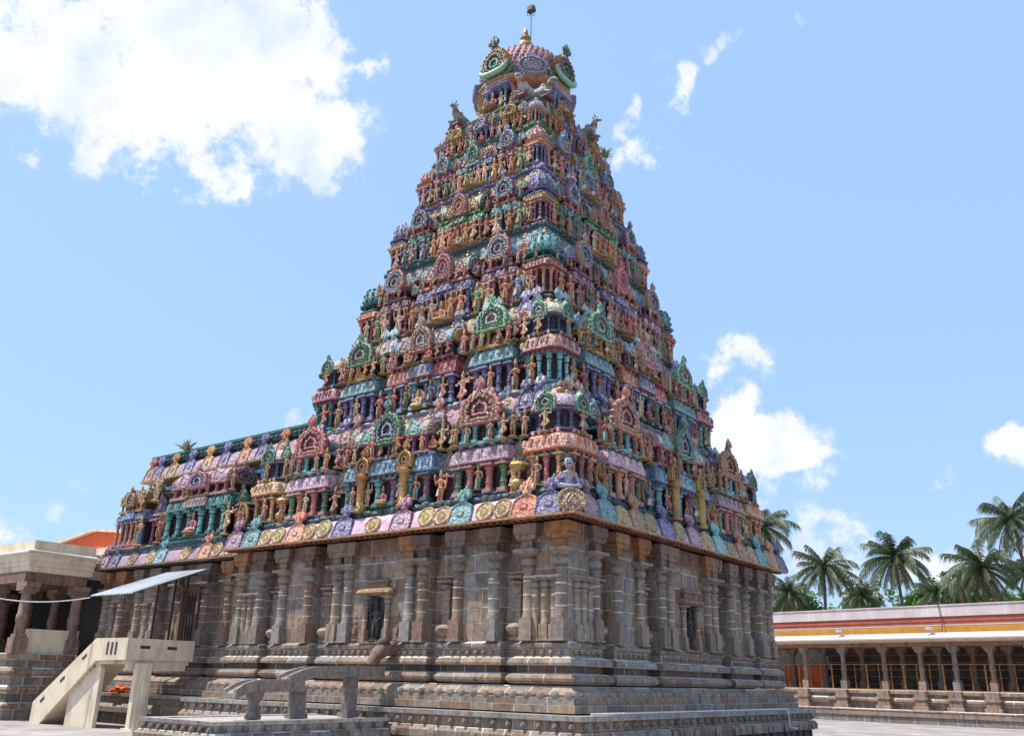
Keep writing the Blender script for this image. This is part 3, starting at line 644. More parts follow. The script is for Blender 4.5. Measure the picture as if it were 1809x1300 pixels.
def kapota_ring(half, h, ov, c, c2, cw, z, zwall, name='cornice', plain=False):
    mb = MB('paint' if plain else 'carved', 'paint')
    mb.loft([(-1.2*ov,1.0),(-.6*ov,.98),(-.2*ov,.86),(.05*ov,.62),(.2*ov,.3),(.26*ov,.06)], half, half, 0, 0, z, c, 0, 0, h, False, False)
    mb.loft([(.2*ov,.07*h),(.36*ov,.06*h),(.36*ov,-.02*h),(.1*ov,-.06*h),(-1.0*ov,-.06*h)], half, half, 0, 0, z, c2, 1, 0, 1, False, False)
    nb = int(half*2/.62)
    for i in range(nb):
        t = -half*.96 + (i+.5)*2*half*.96/nb; cb_ = [c, fade(c, .3, .18), c2][i % 3]
        for x, y, rx, ry in ((t, -half-.03*ov, .24, .07), (half+.03*ov, t, .07, .24)):
            mb.ell(x, y, z+h*.5, rx, ry, h*.3, cb_, 0, 9, 4); mb.ell(x, y, z+h*.5, rx*.55+.03, ry*.55+.05, h*.15, fade(c, .2, .3), 1, 8, 4)
            mb.ell(x*(1-.5*ov/half), y*(1-.5*ov/half), z+h*1.0, .12, .12, .13, [c2, cw, LGOLD][i % 3], 1, 6, 4)
    # moulded wall under the cornice
    w = half - .55*ov; d = z-.06*h-zwall
    mb.loft([(0,0),(0,.3),(.08,.34),(.08,.42),(0,.46),(0,.7),(.06,.74),(.12,.86),(.06,1.0)], w, w, 0, 0, zwall, cw, 1, 0, d, False, False)
    n = int(half*2/.8)
    for i in range(n):
        t = -w + (i+.5)*2*w/n
        for x, y in ((t, -w-.04), (w+.04, t)): mb.box(x, y, zwall+d*.45, .22, .22, d*.52, cw, 1); mb.box(x, y, zwall+d*.78, .34, .34, d*.14, cw, 1)
    return mb.mesh(name)

SG = [nasi(.7, .9, .2, a, b, c, kd, .08, True, d).mesh('small_gable', True) for a, b, c, kd, d in ((SALM,MAG,MAR,'disc',LPINK),(LGRN,GRN,DGRN,'onion',LTURQ),(LBLUE,BLUE,DBLUE,'disc',WHITE),(PUR,LPUR,MAR,'onion',PINK),(ORA,YEL,RED,'nasi',PEA),(LTURQ,TEAL,DTEAL,'disc',WHITE),(CORAL,PEA,MAR,'nasi',CREAM),(MAG,PINK,MAR,'disc',SALM),(GRN,YEL,DGRN,'nasi',LGRN))]
def build_tower():
    core = MB('paint')
    nst = 0
    for k, (z0, z1, z2, z3, z4, z5, c0, c1, hk, w) in enumerate(TIER):
        H = (z1-z0, z2-z0, z3-z0, z4-z0, z5-z0)
        nh = (TIER[k+1][8]+TIER[k+1][9] + .14) if k < 5 else 3.28
        front = hk + w - (.05 if k > 1 else .15)
        dep = front - nh + .35
        # core of this storey and the recessed wall behind the shrines
        core.box(0, 0, z0-.3, 2*(nh-.25), 2*(nh-.25), c0-z0+.6, MAR)
        core.box(0, 0, z0-.35, 2*(hk+w+.02), 2*(hk+w+.02), .36, DTEAL)
        cc = CORN[k]
        obj('cornice', kapota_ring(nh+(.06 if k < 2 else -.12), c1-c0, .45, cc[0], cc[1], cc[2], c0, c0-1.1*(c1-c0), plain=k < 2), tower)
        K = make_kuta(w, (H[0]*.95, H[1]*.95, H[2]*.92, H[3]*1.02, H[4]*1.02) if k >= 2 else H, STY[k], k >= 2)
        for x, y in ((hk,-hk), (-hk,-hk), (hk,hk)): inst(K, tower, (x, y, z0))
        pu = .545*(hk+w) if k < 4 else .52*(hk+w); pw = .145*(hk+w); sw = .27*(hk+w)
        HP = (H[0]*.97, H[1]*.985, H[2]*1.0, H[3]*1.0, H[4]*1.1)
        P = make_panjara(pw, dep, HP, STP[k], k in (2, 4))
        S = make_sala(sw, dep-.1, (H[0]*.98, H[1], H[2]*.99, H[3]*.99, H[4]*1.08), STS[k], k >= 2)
        bays = [make_bay(.055*(hk+w), H[1]*.8, [MAG, RED, SALM, CORAL, SALM, CORAL][k], [SALM, MAR, MAG, SALM, MAG, PEA][k], [LGRN, GRN, SALM, YEL, RED, GRN][k])]
        plq = [nasi(.3*w+.42, (c1-c0)*(1.25 if k > 1 else 1.5), .22, c, [LPUR, PEA, LPINK, LTURQ][j % 4], c, 'shield' if k < 2 else 'disc', 0 if k < 2 else .07, True, WHITE).mesh('plaque', True) for j, c in enumerate(cc[3])]
        for f, rz in FACES:
            for s in (-1, 1):
                x, y = face_xy(f, s*pu, front+.05); inst(P, tower, (x, y, z0), rz)
            x, y = face_xy(f, 0, front+.12); inst(S, tower, (x, y, z0), rz)
            gaps = [(s*g, ) for s in (-1, 1) for g in ((pu-pw + sw)/2, (pu+pw + hk-w)/2)]
            for (g,) in gaps:
                x, y = face_xy(f, g, front-.28); inst(bays[0], tower, (x, y, z0), rz)
                # figures in the recess, at two levels
                x, y = face_xy(f, g+rnd.uniform(-.05,.05), front+.08)
                obj('statue', fig('god' if rnd.random() < .5 else 'small'), tower, (x, y, z0+.12), rz, H[0]*(.8 if k < 2 else .86))
                x, y = face_xy(f, g-.12*w, front-.02); obj('statue', fig('small'), tower, (x, y, z2+.02), rz, (H[2]-H[1])*1.25 if k < 2 else .62)
                if k < 3:
                    x, y = face_xy(f, g+.36*w, front-.05); obj('statue', fig('small'), tower, (x, y, z2-.02), rz, (H[2]-H[1])*1.15)
            # before the gabled shrines
            for s in (-1, 1):
                if k >= 2:
                    for t in (-.55, .55):
                        x, y = face_xy(f, s*pu+t*pw, front+.16); obj('statue', fig('small' if t < 0 else 'god'), tower, (x, y, z0+.1), rz, H[0]*.8)
                else:
                    x, y = face_xy(f, s*pu-.02, front+.1); obj('statue', fig('small'), tower, (x-.0, y, z0+.45), rz, H[0]*.62)
                for t in (-.9, .9):
                    if k < 2:
                        x, y = face_xy(f, s*pu+t*pw, front+.16); obj('statue', fig('small'), tower, (x, y, z2-.03), rz, (H[2]-H[1])*1.05)
            # before the long shrine
            n = 5 if k < 5 else 3
            for i in range(n):
                t = (-.74 + 1.48*i/(n-1))*sw
                kind = 'seat' if (i == n//2) else ('god' if i % 2 else 'small')
                sc = H[0]*(.62 if k < 2 else .8)*(1.0 if kind != 'seat' else 1.05)
                x, y = face_xy(f, t, front+.22); obj('statue', fig(kind), tower, (x, y, z0+(.36 if k < 2 else .16)), rz, sc)
            for i in (-1, 1):
                x, y = face_xy(f, i*sw*.3, front+.3); obj('statue', fig('seat' if k % 2 else 'small'), tower, (x, y, z2+.02), rz, (H[2]-H[1])*1.1)
            # rows along the upper galleries
            for i in range(6):
                t = (-.8+1.6*i/5)*sw
                if abs(t) > .1*sw:
                    x, y = face_xy(f, t, front+.16); obj('statue', fig('bear' if i % 3 == 0 else 'small'), tower, (x, y, z2+.0), rz, max(.55, (H[2]-H[1])*.95))
            for s in (-1, 1):
                for t in (-.45, .45):
                    x, y = face_xy(f, s*pu+t*pw, front+.2); obj('statue', fig('small'), tower, (x, y, z2-.02), rz, max(.55, (H[2]-H[1])*.95))
            # by the corner shrine
            for s in (-1, 1):
                x, y = face_xy(f, s*(hk-.25*w), hk+w+.02); obj('statue', fig('small'), tower, (x, y, z0+.3*H[0]/1.5), rz, H[0]*.66)
                if k < 2 or s*(1-2*f) > 0:
                    x, y = face_xy(f, s*hk, hk+w*.92); obj('statue', fig('small'), tower, (x, y, z2-.02), rz, (H[2]-H[1])*1.12)
            # small gables and buds that crowd the ledges
            for i in range(11):
                t = -.88 + 1.76*(i+.5)/11 + rnd.uniform(-.03, .03)
                x, y = face_xy(f, t*(hk+w*.4), front-.02+rnd.uniform(-.06, .12))
                obj('small_gable', SG[rnd.randrange(len(SG))], tower, (x, y, (z2 if i % 2 else z3)+rnd.uniform(-.12, .12)), rz, rnd.uniform(.62, .95)*(1.0 if k < 2 else .78))
            # plaques on the cornice
            us = ([-.9,-.81,-.56,-.47,-.2,.2,.47,.56,.81,.9] if k < 2 else [-.9,-.5,-.2,.2,.5,.9])
            for i, t in enumerate(us):
                x, y = face_xy(f, t*(nh+.05), nh+(.26 if k < 2 else .06))
                j = (0 if abs(t) > .7 else 1 + (i % 2)) if not (f == 1 and t < -.7) else 2
                obj('plaque', plq[j], tower, (x, y, c0+(.1 if k < 2 else .02)), rz, 1.0, -.22 if k > 1 else -.1)
        # rough rock shelf
        rk = MB('paint')
        for f in (0, 1):
            for sgn in (0,):
                rocks(rk, -(hk+w+.1), hk+w+.1, lambda u, f=f: face_xy(f, u, hk+w+.02), z0-.02, 1.0 if k < 2 else .6, [DTEAL, GREY, DGRN, TEAL, LPUR, GRN][k])
        obj('rock_shelf', rk.mesh('rock_shelf', True), tower)
    obj('core', core.mesh('core'), tower)
build_tower()

def bull_mb():
    mb = MB('figure'); c = sr(198,190,182); d = sr(120,104,92)
    prof = [(.62,.36,.05,.06),(.58,.38,.2,.22),(.35,.4,.25,.28),(.05,.42,.26,.28),(-.25,.46,.25,.3),(-.42,.52,.2,.28),(-.52,.66,.15,.2),(-.58,.82,.13,.15),(-.66,.95,.12,.13),(-.78,.94,.1,.11),(-.92,.86,.075,.08),(-.98,.83,.05,.05)]
    R = []
    for i, (y, z, rx, rz) in enumerate(prof):
        up = i >= 5 and i <= 8
        R.append([(rx*math.cos(2*PI*j/10), y + (rz*math.sin(2*PI*j/10)*.7 if up else 0), z + (rz*math.sin(2*PI*j/10)*(.5 if up else 1))) for j in range(10)])
    mb.rings(R, c)
    mb.ell(0, -.2, .76, .13, .16, .13, c, 0, 8, 5)                      # hump
    for s in (-1, 1):
        mb.path([(s*.07,-.68,1.04),(s*.14,-.68,1.14),(s*.1,-.7,1.24)], [.035,.026,.008], 6, d)
        mb.ell(s*.17, -.62, .98, .09, .03, .045, c, 0, 6, 4)
        mb.path([(s*.2,-.42,.3),(s*.24,-.72,.14),(s*.2,-.5,.06)], [.1,.07,.05], 6, c)
        mb.path([(s*.22,.36,.28),(s*.3,.1,.12),(s*.28,.38,.06)], [.14,.08,.05], 6, c)
        mb.ell(s*.085, -.78, .98, .018, .02, .018, BLACK, 0, 5, 3)
    for i, z in enumerate((.6, .68, .76)): mb.lathe([(.2,-.02),(.215,0),(.2,.02)], 0, -.5-.03*i, z, 10, [GOLD, RED, GOLD][i], k=1-.12*i)
    mb.box(0, .02, -.02, .62, 1.3, .08, MAG)
    return mb

def build_top():
    T = obj('summit_platform', None, tower) if False else None
    mb = MB('carved', 'paint')
    mb.loft([(.0,0),(.08,.06),(.02,.14),(-.1,.2)], 3.2, 3.2, 0, 0, 32.1, LGRN, 0)
    p = obj('summit_platform', mb.mesh('summit_platform', True), tower)
    bm = bull_mb().mesh('bull', True)
    for x, y, a in ((2.8,-2.35,PI/2),(2.35,-2.8,0),(-2.3,-2.8,0),(-2.8,-2.2,-PI/2),(2.8,2.2,PI/2),(2.2,2.8,PI)): obj('bull', bm, tower, (x, y, 32.27), a, 1.22)
    # neck with panelled drum
    n = MB('carved', 'paint')
    n.lathe([(2.35,0),(2.35,.25),(2.1,.32),(2.1,.6),(2.2,.65),(2.2,.75),(2.0,.8),(2.0,2.5),(2.2,2.58),(2.2,2.75),(2.05,2.8),(2.1,3.0),(2.45,3.15),(2.5,3.3)], 0, 0, 32.25, 16, [PUR,PUR,TEAL,TEAL,SALM,SALM,MAR,MAR,SALM,PUR,PUR,LPUR,LPUR], 0, PI/16, kz=.74)
    for i in range(16):
        a = i*PI/8; n.box(2.05*math.cos(a), 2.05*math.sin(a), 32.9, .2, .2, 1.25, [TURQ, CORAL][i % 2], 1)
    neck = obj('neck', n.mesh('neck', True), tower)
    # four porches under the big gables
    pm = MB('paint', 'carved')
    pm.box(0, .5, 0, 1.9, 1.1, .3, LBLUE); pm.box(0, .7, .3, 1.7, .6, 1.9, DARK)
    pm.loft([(.0,0),(.2,.02),(.18,.14),(.04,.26),(.1,.3),(.1,.42),(-.05,.5),(.03,.56),(.03,.8),(-.1,.86)], .92, .5, 0, .5, 2.15, [LPUR,PUR,PUR,LPUR,PINK,PINK,PUR,PINK,PINK], 1)
    cm = column_mb(1.85, .11, BLUE, LPUR).mesh('column', True)
    ring = MB('paint')                             # curved arch that flanks the porch
    for s in (-1, 1):
        pts = [(s*(1.0+.28*math.sin(PI*t/8)), .35, .25+2.3*t/8) for t in range(9)]
        ring.path(pts, [.06+.05*math.sin(PI*t/8) for t in range(9)], 6, ORA); ring.path([(x+s*.1, y+.05, z) for x, y, z in pts], .07, 6, RED)
    P = part('porch', pm.mesh('porch', True), kids=[part('column', cm, (x, .06, .3)) for x in (-.8, -.35, .35, .8)] + [part('arch', ring.mesh('arch', True))])
    for k in range(4):
        a = k*PI/2; inst(P, tower, (2.7*math.sin(a), -2.7*math.cos(a), 32.25), a, .83)
    for f, rz in FACES:
        for t, kd, s in ((0,'seat',1.55),(-.62,'seat',1.05),(.62,'small',1.15),(-1.15,'small',1.0),(1.15,'small',1.0)):
            x, y = face_xy(f, t, 2.95 if abs(t) < 1 else 2.7); obj('statue', fig(kd), tower, (x, y, 32.7 if kd == 'seat' else 32.45), rz, s*.86)
    d = 2.2*.7071
    obj('statue', fig('seat'), tower, (d+.2, -d-.2, 32.8), PI/4, 1.1)
    # dome
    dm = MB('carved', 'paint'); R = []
    prof = [(2.2,0),(2.7,.1),(2.86,.24),(2.86,.34),(2.66,.42),(2.5,.5),(2.62,.8),(2.68,1.2),(2.66,1.7),(2.55,2.2),(2.32,2.7),(1.98,3.15),(1.5,3.5),(.9,3.76),(.3,3.9)]
    cl = [ORA,GOLD,GOLD,RED,TEAL,TURQ,TURQ]+[SALM,MAG]*4
    prof = [(r, z if z < .6 else .5+(z-.5)*.9) for r, z in prof]; dm.lathe(prof, 0, 0, 34.5, 32, cl, 0)
    dome = obj('dome', dm.mesh('dome', True), tower)
    sc = MB('paint')                               # overlapping shell tiles
    sc.ell(0, 0, 0, .13, .05, .15, SALM, 0, 6, 4); tl = sc.mesh('dome_tile', True)
    sc2 = MB('paint'); sc2.ell(0, 0, 0, .13, .05, .15, MAG, 0, 6, 4); tl2 = sc2.mesh('dome_tile', True)
    i = 0
    for z, r in ((35.6,2.7),(35.9,2.71),(36.2,2.69),(36.5,2.63),(36.8,2.54),(37.05,2.42),(37.3,2.27),(37.53,2.1),(37.73,1.9),(37.92,1.68),(38.08,1.42),(38.2,1.15),(38.32,.85)):
        m = int(2*PI*r/.34)
        for j in range(m):
            a = 2*PI*(j+.5*(i % 2))/m; zz = 34.5+.5+(z-34.55-.5)*.9
            if math.cos(a+math.radians(53)) < -.15: continue
            o = obj('dome_tile', tl if (i+j) % 3 else tl2, dome, (r*math.cos(a), r*math.sin(a), zz), a+PI/2)
        i += 1
    big = nasi(1.55, 2.2, .7, GOLD, MAG, GRN, 'disc', .22, True, GRN).mesh('gable', True)
    sml = nasi(1.6, 1.55, .5, LPUR, GRN, PINK, 'disc', .12, True, LPUR).mesh('gable', True)
    for k in range(4):
        a = k*PI/2; obj('gable', big, tower, (3.08*math.sin(a), -3.08*math.cos(a), 35.05), a)
        lip = None
        a += PI/4; obj('gable', sml, tower, (3.05*math.sin(a), -3.05*math.cos(a), 34.72), a, 1.0 if k == 0 else .72)
    ck = MB('carved'); crest(ck, 0, 0, 0, 1.5, TEAL, GOLD); ck2 = ck.mesh('crest', True)
    for k in range(4):
        a = k*PI/2; obj('crest', ck2, tower, (3.0*math.sin(a), -3.0*math.cos(a), 36.75), a)
    cr = MB('paint')                               # upturned sill under each big gable
    pts = [(-1.0,0,.45),(-.88,0,.18),(-.6,0,.0),(0,0,-.06),(.6,0,.0),(.88,0,.18),(1.0,0,.45)]
    cr.path(pts, [.06,.13,.17,.18,.17,.13,.06], 8, LGRN); cr.path([(x, .5, z) for x, y, z in pts], [.06,.17,.22,.24,.22,.17,.06], 8, GRN)
    cm2 = cr.mesh('gable_sill', True)
    for k in range(4):
        a = k*PI/2; obj('gable_sill', cm2, tower, (3.02*math.sin(a), -3.02*math.cos(a), 35.08), a)
    obj('finial', finial_mb(2.05).mesh('finial', True), tower, (0, 0, 38.0), 0, (1, 1, 1.16))
build_top()

# ------------------------------------------------------------------ the big eave over the stone base
def eave_run(parent, x0, x1, y, face, half=None):
    pass
def build_eave():
    half = 9.86
    mb = MB('plain', 'paint')
    mb.loft([(-1.4,.98),(-.62,.93),(-.35,.8),(-.16,.58),(-.04,.3),(.03,.1)], half, half, 0, 0, 7.95, PINK, 0, 0, 1.0, True, False)
    mb.loft([(.0,.09),(.12,.07),(.12,.0),(.02,-.02)], half, half, 0, 0, 7.95, GOLD, 1, 0, 1, False, False)
    mb.loft([(.08,-.005),(-.2,.03),(-.6,.06),(-1.2,.05)], half, half, 0, 0, 7.95, sr(150,84,62), 1, 0, 1, False, True)
    obj('eave', mb.mesh('eave'), tower)
    n = 62; db = MB('paint'); db.box(0, 0, 0, .14, .3, .11, sr(140,72,54)); de = db.mesh('dentil')
    for i in range(n):
        t = -9.6 + 19.2*i/(n-1)
        for f, rz in FACES:
            x, y = face_xy(f, t, 9.62); obj('dentil', de, tower, (x, y, 7.87), rz)
    def pl(c, c2): return nasi(1.2, 1.62, .2, c, c2, c, 'shield', 0, True, c2).mesh('plaque', True)
    P = {'pur':pl(PUR,LPUR), 'pea':pl(PEA,ORA), 'ora':pl(ORA,PEA), 'turq':pl(TURQ,LTURQ), 'mag':pl(MAG,PINK)}
    md = MB('carved'); o = refine([(.46*math.cos(a*PI/8), .42+.4*math.sin(a*PI/8)) for a in range(16)], 1)
    md.plate(o, [(1,.02,LGOLD),(.94,-.01,LGOLD),(.8,-.01,GOLD),(.76,.02,LGOLD),(.5,.015,LGOLD),(.45,-.015,LGOLD),(.2,-.02,GOLD)], (0,.42), .12); gold = md.mesh('medallion', True)
    left = [('pur',8.8),('pea',7.7),('gold',6.72),('gold',5.88),('turq',4.7),('gold',3.78),('gold',2.95),('mag',1.6),('gold',0),('pur',-1.8),('gold',-3.0),('gold',-3.9),('ora',-4.85),('gold',-6.0),('gold',-6.85),('turq',-7.95),('mag',-9.2)]
    right = [('mag',-8.75),('turq',-7.55),('gold',-6.45),('ora',-5.2),('gold',-4.2),('pur',-2.9),('gold',-1.7),('mag',-.4),('gold',.9),('turq',2.2),('gold',3.4),('ora',4.7),('gold',5.8),('turq',7.0),('gold',8.0),('ora',8.7),('pur',9.6)]
    for f, lst in ((0, left), (1, right)):
        for n_, u in lst:
            x, y = face_xy(f, u, half+.13)
            if n_ == 'gold': obj('medallion', gold, tower, (x, y, 8.02+rnd.uniform(-.02,.06)), FROT[f], (rnd.uniform(.8,1.08), 1, rnd.uniform(.9,1.08)), -.34)
            else: obj('plaque', P[n_], tower, (x, y, 7.98), FROT[f], 1.0, -.3)
    obj('medallion', gold, tower, (half+.02, -half-.02, 8.02), PI/4, 1.15, -.34)
    sf = figure('sit', sr(196,186,204), sr(70,84,150), YEL, False, None, False, BLACK, 1.75, False); big = sf.mesh('seated_figure', True)
    s = obj('seated_guardian', big, tower, (9.22, -9.22, 8.9), PI/4, 1.7); s['label'] = 'seated lilac figure with black hair and moustache at the near corner'
    j = MB('gilt'); j.lathe([(.3,0),(.34,.06),(.2,.14),(.16,.24),(.3,.34),(.36,.5),(.3,.66),(.12,.74),(.1,.9),(.14,.98),(.34,1.12),(.4,1.26),(.3,1.4),(.0,1.46)], 0,0,0, 12, GOLD)
    gj = j.mesh('gold_jar', True)
    for x, y in ((6.85,-9.05),(-6.85,-9.05),(9.05,6.8)): obj('gold_jar', gj, tower, (x, y, 8.95), 0, .95)
    gp = MB('gilt')                                # gold pillars with shrine tops before the long shrine
    gp.lathe([(.28,0),(.3,.1),(.24,.16),(.2,.2),(.2,1.3),(.24,1.34),(.22,1.4),(.34,1.5),(.36,1.58),(.2,1.64),(.2,1.7)], 0,0,0, 10, YEL)
    gp.merge(nasi(.8, 1.15, .25, YEL, GOLD, BROWN, 'nasi', 0, True, YEL), Matrix.Translation((0, -.12, 1.68)))
    gm = gp.mesh('gold_pillar', True); 
    for f, rz in FACES:
        for s_ in (-1, 1): x, y = face_xy(f, s_*1.25, 9.42); obj('gold_pillar', gm, tower, (x, y, 9.0), rz, 1.0)
build_eave()

# ------------------------------------------------------------------ stone base: courses of separate blocks
STONES = [sr(158,140,122), sr(162,145,128), sr(150,128,110), sr(150,142,134), sr(140,126,116), sr(160,136,112), sr(142,114,98), sr(154,146,138)]
def face_line(bays, h, rec, o, omax):
    """front line of a bayed wall, left to right, in (u, d): bays stand at d=h+o, the recesses rec behind"""
    iv = [[a-omax, b+omax] for a, b in bays]; mg = [list(iv[0])]; src = [[bays[0][0], bays[0][1]]]
    for (a, b), (p, q) in zip(iv[1:], bays[1:]):
        if a - mg[-1][1] < .14: mg[-1][1] = b; src[-1][1] = q
        else: mg.append([a, b]); src.append([p, q])
    pts = []
    for i, (a, b) in enumerate(src):
        if i: pts += [(a-o, h-rec+o)]
        pts += [(a-o, h+o), (b+o, h+o)]
        if i < len(src)-1: pts += [(b+o, h-rec+o)]
    return pts
BAYS = [(-9.15,-7.3),(-6.2,-4.0),(-2.7,2.7),(4.0,6.2),(7.3,9.15)]
def tower_line(o, omax):
    a = face_line(BAYS, 9.15, .42, o, omax)
    p = [(u, -d) for u, d in a]; q = [(d, u) for u, d in a]
    return [(-9.15-o, 9.15+o)] + p + q[1:] + [(-9.15-o, 9.15+o)]
def square_line(h):
    def f(o, omax): return [(-h-o, h+o), (-h-o, -h-o), (h+o, -h-o), (h+o, h+o), (-h-o, h+o)]
    return f
HB = [(-23.6,-21.4),(-20.2,-18.0),(-16.6,-13.6),(-12.2,-8.6)]
def hall_line(o, omax):
    a = face_line(HB, 7.7, .4, o, omax); return [(-23.6-o, 0)] + [(u, -d) for u, d in a][:-1] + [(-8.5, -7.7-o), (-8.4, -7.7-o)]

class Masonry:
    def __init__(s, parent): s.parent = parent; s.blocks = []; s.mort = MB('mortar')
    def course(s, line, prof, name, lmin=.7, lmax=1.4, gap=.045, skip_first=True, skip=None, vary=.006, tint=None):
        """prof: (offset, z) from the bottom up; swept along the line, cut into blocks"""
        omax = max(o for o, z in prof); back = -.34
        zb, zt = prof[0][1], prof[-1][1]; zg = .018 if name == 'wall_block' else .01
        full = [(back, zb+zg)] + [(o, min(max(z, zb+zg), zt-zg)) for o, z in prof] + [(back, zt-zg)]
        L = [line(o, omax) for o, z in full]; M = [line(o-.005, omax) for o, z in prof]
        n = len(L[0])
        s.mort.rings([[(p[0], p[1], z) for p in m] for m, (o, z) in zip(M, prof)], WHITE, 0, False, False, None, False)
        i0, i1 = (1, n-2) if skip_first else (0, n-1)
        for e in range(i0, i1):
            a, b = Vector(L[1][e]), Vector(L[1][e+1]); d = b-a
            ref0, ref1 = Vector(line(0, omax)[e]), Vector(line(0, omax)[e+1]); d = (ref1-ref0)
            if d.length < .05: d = b-a
            d.normalize(); ax = 0 if abs(d.x) > .5 else 1; sg = 1 if d[ax] > 0 else -1
            lo = max(sg*L[j][e][ax] for j in range(1, len(L)-1)); hi = min(sg*L[j][e+1][ax] for j in range(1, len(L)-1))
            cuts = []; t = lo + rnd.uniform(.35, 1)*lmax*.8
            while t < hi-.3: cuts.append(t); t += rnd.uniform(lmin, lmax)
            for k in range(len(cuts)+1):
                c0 = None if k == 0 else cuts[k-1]; c1 = None if k == len(cuts) else cuts[k]
                mid = (((lo if c0 is None else c0) + (hi if c1 is None else c1))/2)*sg
                if skip and skip(e, mid, zb, zt, ax, L[1][e]): continue
                push = rnd.uniform(0, 2*vary); nx, ny = (d.y, -d.x)
                R = []
                for c, v in ((c0, e), (c1, e+1)):
                    ring = []
                    for j, (o, z) in enumerate(full):
                        P = list(L[j][v])
                        if c is not None: P[ax] = sg*(c + (gap/2 if v == e else -gap/2)); P[1-ax] = L[j][e][1-ax]
                        ring.append((P[0]+nx*push, P[1]+ny*push, z))
                    R.append(ring)
                mb = MB('stone'); q = rnd.uniform(.84, 1.12); t_ = tint or rnd.choice(STONES)
                mb.rings(R, tuple(x*q for x in t_))
                cen = Vector(R[0][2]).lerp(Vector(R[1][2]), .5)
                s.blocks.append(((cen-CAM).length, name, mb))
    def finish(s, wall_name='stone_wall', limit=290):
        w = obj(wall_name, s.mort.mesh('mortar'), s.parent)
        s.blocks.sort(key=lambda b: b[0]); cnt = {}; rest = MB('stone')
        for d, name, mb in s.blocks:
            cnt[name] = cnt.get(name, 0)+1
            if cnt[name] <= limit: obj(name, mb.mesh(name), w)
            else: rest.merge(mb)
        if rest.f:
            r = obj('far_stones', rest.mesh('far_stones'), w); r['kind'] = 'stuff'
        return w

# profiles of the moulded courses (offset from the wall line, height)
P_STEP1 = [(.82,1.5),(.82,1.74)]; P_STEP2 = [(.70,1.74),(.70,1.97)]
P_LOTUS = [(.66,1.97),(.68,2.06),(.60,2.14),(.44,2.22),(.34,2.32)]
P_KUM = [(.18,2.36),(.36,2.4),(.44,2.48),(.45,2.56),(.38,2.66),(.22,2.72)]
P_REC = [(.12,2.72),(.12,2.98)]
P_KAP = [(.40,2.98),(.41,3.06),(.36,3.18),(.2,3.26)]
P_FRZ = [(.14,3.28),(.14,3.5)]
P_TOP = [(.1,3.52),(.24,3.58),(.24,3.68),(.06,3.78)]
def mouldings(M, line):
    M.course(line, P_STEP1, 'step_block', .8, 1.5); M.course(line, P_STEP2, 'step_block', .8, 1.6)
    M.course(line, P_LOTUS, 'moulding_block', .7, 1.3); M.course(line, P_KUM, 'moulding_block', .9, 1.7)
    M.course(line, P_REC, 'wall_block', .7, 1.3, tint=sr(112,98,90)); M.course(line, P_KAP, 'moulding_block', .8, 1.5)
    M.course(line, P_FRZ, 'wall_block', .6, 1.2); M.course(line, P_TOP, 'moulding_block', .9, 1.6)
def wall(M, line, skip=None):
    z = 3.8; hs = [.62,.56,.68,.58,.66]
    for h in hs: M.course(line, [(0,z),(0,z+h)], 'wall_block', .6, 1.5, .04, True, skip, .012); z += h
    M.course(line, [(0,z),(0,z+.3)], 'wall_block', .7, 1.4, .03); z += .3
    M.course(line, [(.12,z),(.12,7.84)], 'beam_block', 1.0, 2.0, .03, tint=sr(128,92,74))

M = Masonry(tower)
def niche_skip(e, mid, zb, zt, ax, p):
    return zb > 3.75 and zt < 5.7 and abs(mid) < .62 and max(abs(p[0]), abs(p[1])) > 9.1
mouldings(M, tower_line)
wall(M, tower_line, niche_skip)
pl = square_line(10.1)
M.course(pl, [(.28,0),(.28,.55)], 'plinth_block', .5, 1.0, .03, tint=sr(92,86,82))
M.course(pl, [(.3,.55),(.5,.58),(.52,.8),(.42,.96)], 'moulding_block', .7, 1.3)
M.course(pl, [(.36,.98),(.36,1.3)], 'plinth_block', .7, 1.3)
M.course(pl, [(.5,1.3),(.52,1.46)], 'step_block', .9, 1.8, tint=sr(176,168,160))
top = MB('stone'); top.box(0, 0, 1.2, 20.9, 20.9, .24, sr(170,162,152))
stone_wall = M.finish()
obj('plinth_top', top.mesh('plinth_top'), tower)
cb = MB('dark_stone'); cb.box(0, 0, 1.3, 16.9, 16.9, 6.5, DARK); obj('masonry_core', cb.mesh('masonry_core'), tower)

def pilaster_mb(h, w=.24, corner=False):
    """engaged stone pillar: block, faceted shaft, cushion, wide abacus and bracket"""
    mb = MB('stone', 'mortar'); c = rnd.choice(STONES); c2 = sr(150,138,126)
    for t in ((.33,.47,.62) if h > 2.5 else (.45,)):
        t += rnd.uniform(-.025, .025); mb.lathe([(.872,h*t+.03),(.872,h*t+.065)], 0, 0, 0, 8, WHITE, 1, k=w, rot=PI/8, sq=True)
    mb.box(0, 0, 0, w*2.5, w*2.5, .07, c2); mb.box(0, 0, .07, w*2.15, w*2.15, h*.22, c)
    mb.lathe([(1,h*.22+.07),(1,h*.24+.07),(.86,h*.26+.07),(.84,h*.66),(.92,h*.67),(.92,h*.7),(.8,h*.71),(.78,h*.75),(1.0,h*.77),(1.02,h*.79),(.75,h*.81)], 0, 0, 0, 8, c, k=w, rot=PI/8, sq=True)
    mb.lathe([(.75,.81),(1.0,.825),(1.22,.85),(1.24,.88),(1.0,.905),(.8,.915),(1.1,.93),(1.75,.96),(1.9,.97)], 0, 0, 0, 12, c2, k=w, kz=h)
    mb.box(0, 0, h*.968, w*3.9, w*3.4, h*.034, c2)
    return mb
